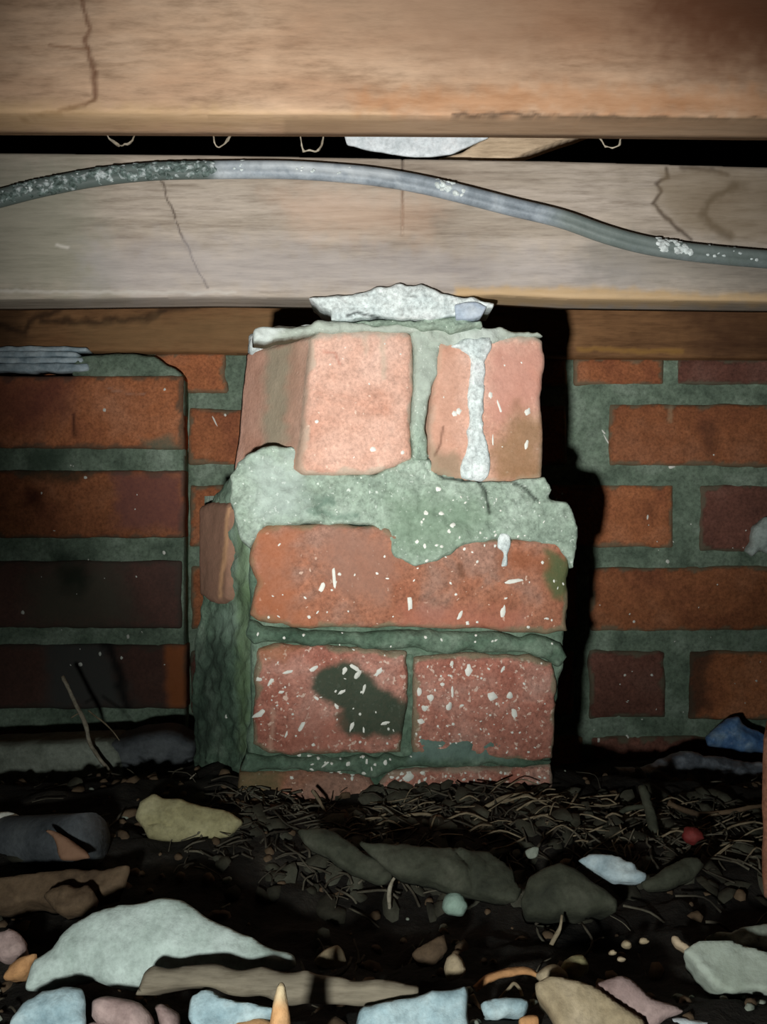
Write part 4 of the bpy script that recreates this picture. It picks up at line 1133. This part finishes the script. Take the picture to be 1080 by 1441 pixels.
tag(mesh_obj('leaf_fragments', *join_data(parts), M['leaf_bits']), 'broken dark leaf fragments scattered through the litter round the pier', 'leaves', kind='stuff')
for nm, mt, cnt, lab in [('dark_crumbs', 'clod_brown', 900, 'dark crumbs of earth and bark strewn over the soil'), ('pale_crumbs', 'stone_grey', 160, 'small pale mortar crumbs strewn over the soil')]:
    parts = []
    for k in range(cnt):
        x, y = rng.uniform(-0.40, 0.45), rng.uniform(0.36, 0.95)
        if nm == 'pale_crumbs' and rng.random() < 0.6:
            y = rng.uniform(0.36, 0.45)
        z = float(gz([x], [y])[0])
        r = rng.uniform(0.001, 0.0045) * (1 if nm == 'dark_crumbs' else 0.6)
        parts.append(flake((x, y, z), (rng.uniform(-0.4, 0.4), -0.3 + rng.uniform(-0.4, 0.4), 1), r, k, rng.uniform(0.5, 1.0), rng.uniform(0.8, 1.8), rng.uniform(0, 3), 7))
    tag(mesh_obj(nm, *join_data(parts), M[mt]), lab, 'crumbs', kind='stuff')

# ================================================================== PAINT SPATTER ON PIER AND WALL
bpy.context.view_layer.update()
dg = bpy.context.evaluated_depsgraph_get()


def hit(px, py):
    d = Vector(((px - 540) / F, 1.0, -(py - 720.5) / F)).normalized()
    ok, loc, nrm, idx, ob, mtx = SC.ray_cast(dg, Vector((0, 0, CAMZ)), d)
    return (loc, nrm, ob) if ok else None


spots = [  # x, y, length px, width px, angle
    (470, 806, 40, 6, 95), (453, 827, 18, 10, 60), (478, 808, 6, 6, 0), (577, 847, 24, 9, 95), (648, 866, 18, 7, 60), (708, 862, 20, 8, 85), (722, 818, 30, 8, 8), (640, 582, 11, 11, 0), (646, 579, 10, 12, 0), (743, 580, 14, 10, 60),
    (741, 626, 16, 7, 80), (525, 632, 12, 9, 0), (567, 637, 7, 7, 0), (446, 593, 8, 6, 0), (703, 572, 22, 4, 110), (691, 556, 12, 7, 90), (694, 620, 26, 3, 90), (617, 688, 9, 9, 0), (600, 722, 9, 9, 0), (621, 722, 9, 9, 0), (638, 739, 8, 8, 0), (632, 748, 8, 6, 90), (587, 763, 7, 7, 0), (598, 768, 8, 6, 90), (622, 769, 6, 6, 0), (601, 789, 7, 5, 0),
    (660, 944, 20, 14, 90), (694, 980, 17, 15, 0), (718, 979, 15, 12, 90), (724, 1003, 18, 11, 90), (606, 982, 12, 12, 0), (598, 997, 13, 11, 0), (592, 1015, 13, 9, 0), (633, 994, 14, 10, 80), (590, 973, 14, 8, 90), (637, 973, 20, 4, 92), (636, 934, 10, 6, 80), (708, 942, 12, 5, 60), (623, 963, 8, 7, 0), (638, 1019, 6, 6, 0), (650, 993, 7, 5, 0),
    (382, 958, 26, 6, 58), (404, 946, 18, 6, 15), (365, 956, 10, 8, 0), (443, 940, 18, 8, 30), (396, 974, 12, 6, 10), (364, 1005, 22, 9, 28), (424, 1023, 22, 8, 60), (403, 1034, 12, 4, 70), (412, 1005, 5, 5, 0), (441, 1048, 7, 6, 0), (445, 982, 12, 5, 150), (481, 974, 16, 6, 30), (485, 944, 14, 7, 60), (500, 940, 22, 7, 150), (503, 951, 18, 8, 60), (513, 968, 16, 5, 75), (533, 946, 18, 8, 50), (496, 1020, 22, 6, 72), (512, 1027, 12, 3, 90), (542, 1018, 18, 6, 10), (507, 1005, 5, 5, 0), (474, 994, 10, 6, 130), (318, 1008, 7, 6, 90),
    (518, 1110, 22, 14, 100), (575, 1094, 20, 14, 30), (543, 1074, 9, 6, 80), (490, 1075, 8, 7, 0), (512, 1088, 7, 5, 0), (458, 1076, 14, 4, 40), (626, 1136, 14, 8, 90), (660, 1110, 10, 6, 20), (690, 1098, 10, 4, 90),
    (946, 657, 13, 10, 0), (893, 875, 5, 5, 0), (940, 790, 7, 6, 0), (880, 950, 5, 5, 0), (918, 950, 5, 5, 0), (1065, 958, 4, 4, 0), (32, 862, 7, 7, 0), (231, 778, 6, 6, 0), (147, 577, 6, 6, 0), (120, 672, 6, 5, 0), (232, 548, 5, 5, 0), (856, 622, 26, 3, 120), (850, 608, 10, 3, 130), (302, 592, 22, 3, 118), (317, 584, 5, 5, 0), (912, 728, 9, 3, 85), (843, 1042, 5, 7, 0), (884, 1036, 6, 8, 0), (180, 896, 5, 8, 0), (113, 935, 7, 7, 0), (141, 920, 5, 9, 0), (171, 926, 5, 6, 0), (1005, 640, 3, 3, 0)]
r2 = random.Random(3)
for (x0, y0, x1, y1, n, s0, s1) in [(365, 765, 795, 885, 40, 1.2, 3.6), (365, 915, 570, 1055, 22, 1.2, 3), (586, 925, 775, 1065, 46, 1.2, 3), (540, 1085, 775, 1130, 60, 1.5, 5), (590, 690, 800, 760, 20, 1.2, 3.0), (440, 480, 765, 650, 12, 1, 2.2), (400, 1062, 580, 1100, 24, 1.5, 4.5), (830, 700, 1075, 1050, 26, 0.8, 2), (10, 640, 250, 980, 16, 0.8, 2), (360, 890, 780, 915, 14, 1.5, 3.5)]:
    for k in range(n):
        spots.append((r2.uniform(x0, x1), r2.uniform(y0, y1), 2 * r2.uniform(s0, s1), 2 * r2.uniform(s0, s1) * 0.8, r2.uniform(0, 180)))
owner = {}
for k, (x, y, L, wd, ang) in enumerate(spots):
    h = hit(x, y)
    if h is None:
        continue
    loc, nrm, ob = h
    root = ob.parent if ob.parent is not None else ob
    if root not in (pier, wall, lpier):
        continue
    sc = loc.y / F * 0.5
    if nrm.dot(Vector((0, -1, 0))) < 0.2:
        continue
    owner.setdefault(root, []).append(flake(loc, nrm, wd * sc, k, 0.16 if wd > 5 else 0.3, L / wd, math.radians(ang), 11 if wd > 5 else 7))
for root, parts in owner.items():
    tag(mesh_obj('paint_spatter', *join_data(parts), M['paint'], root), kind='stuff')
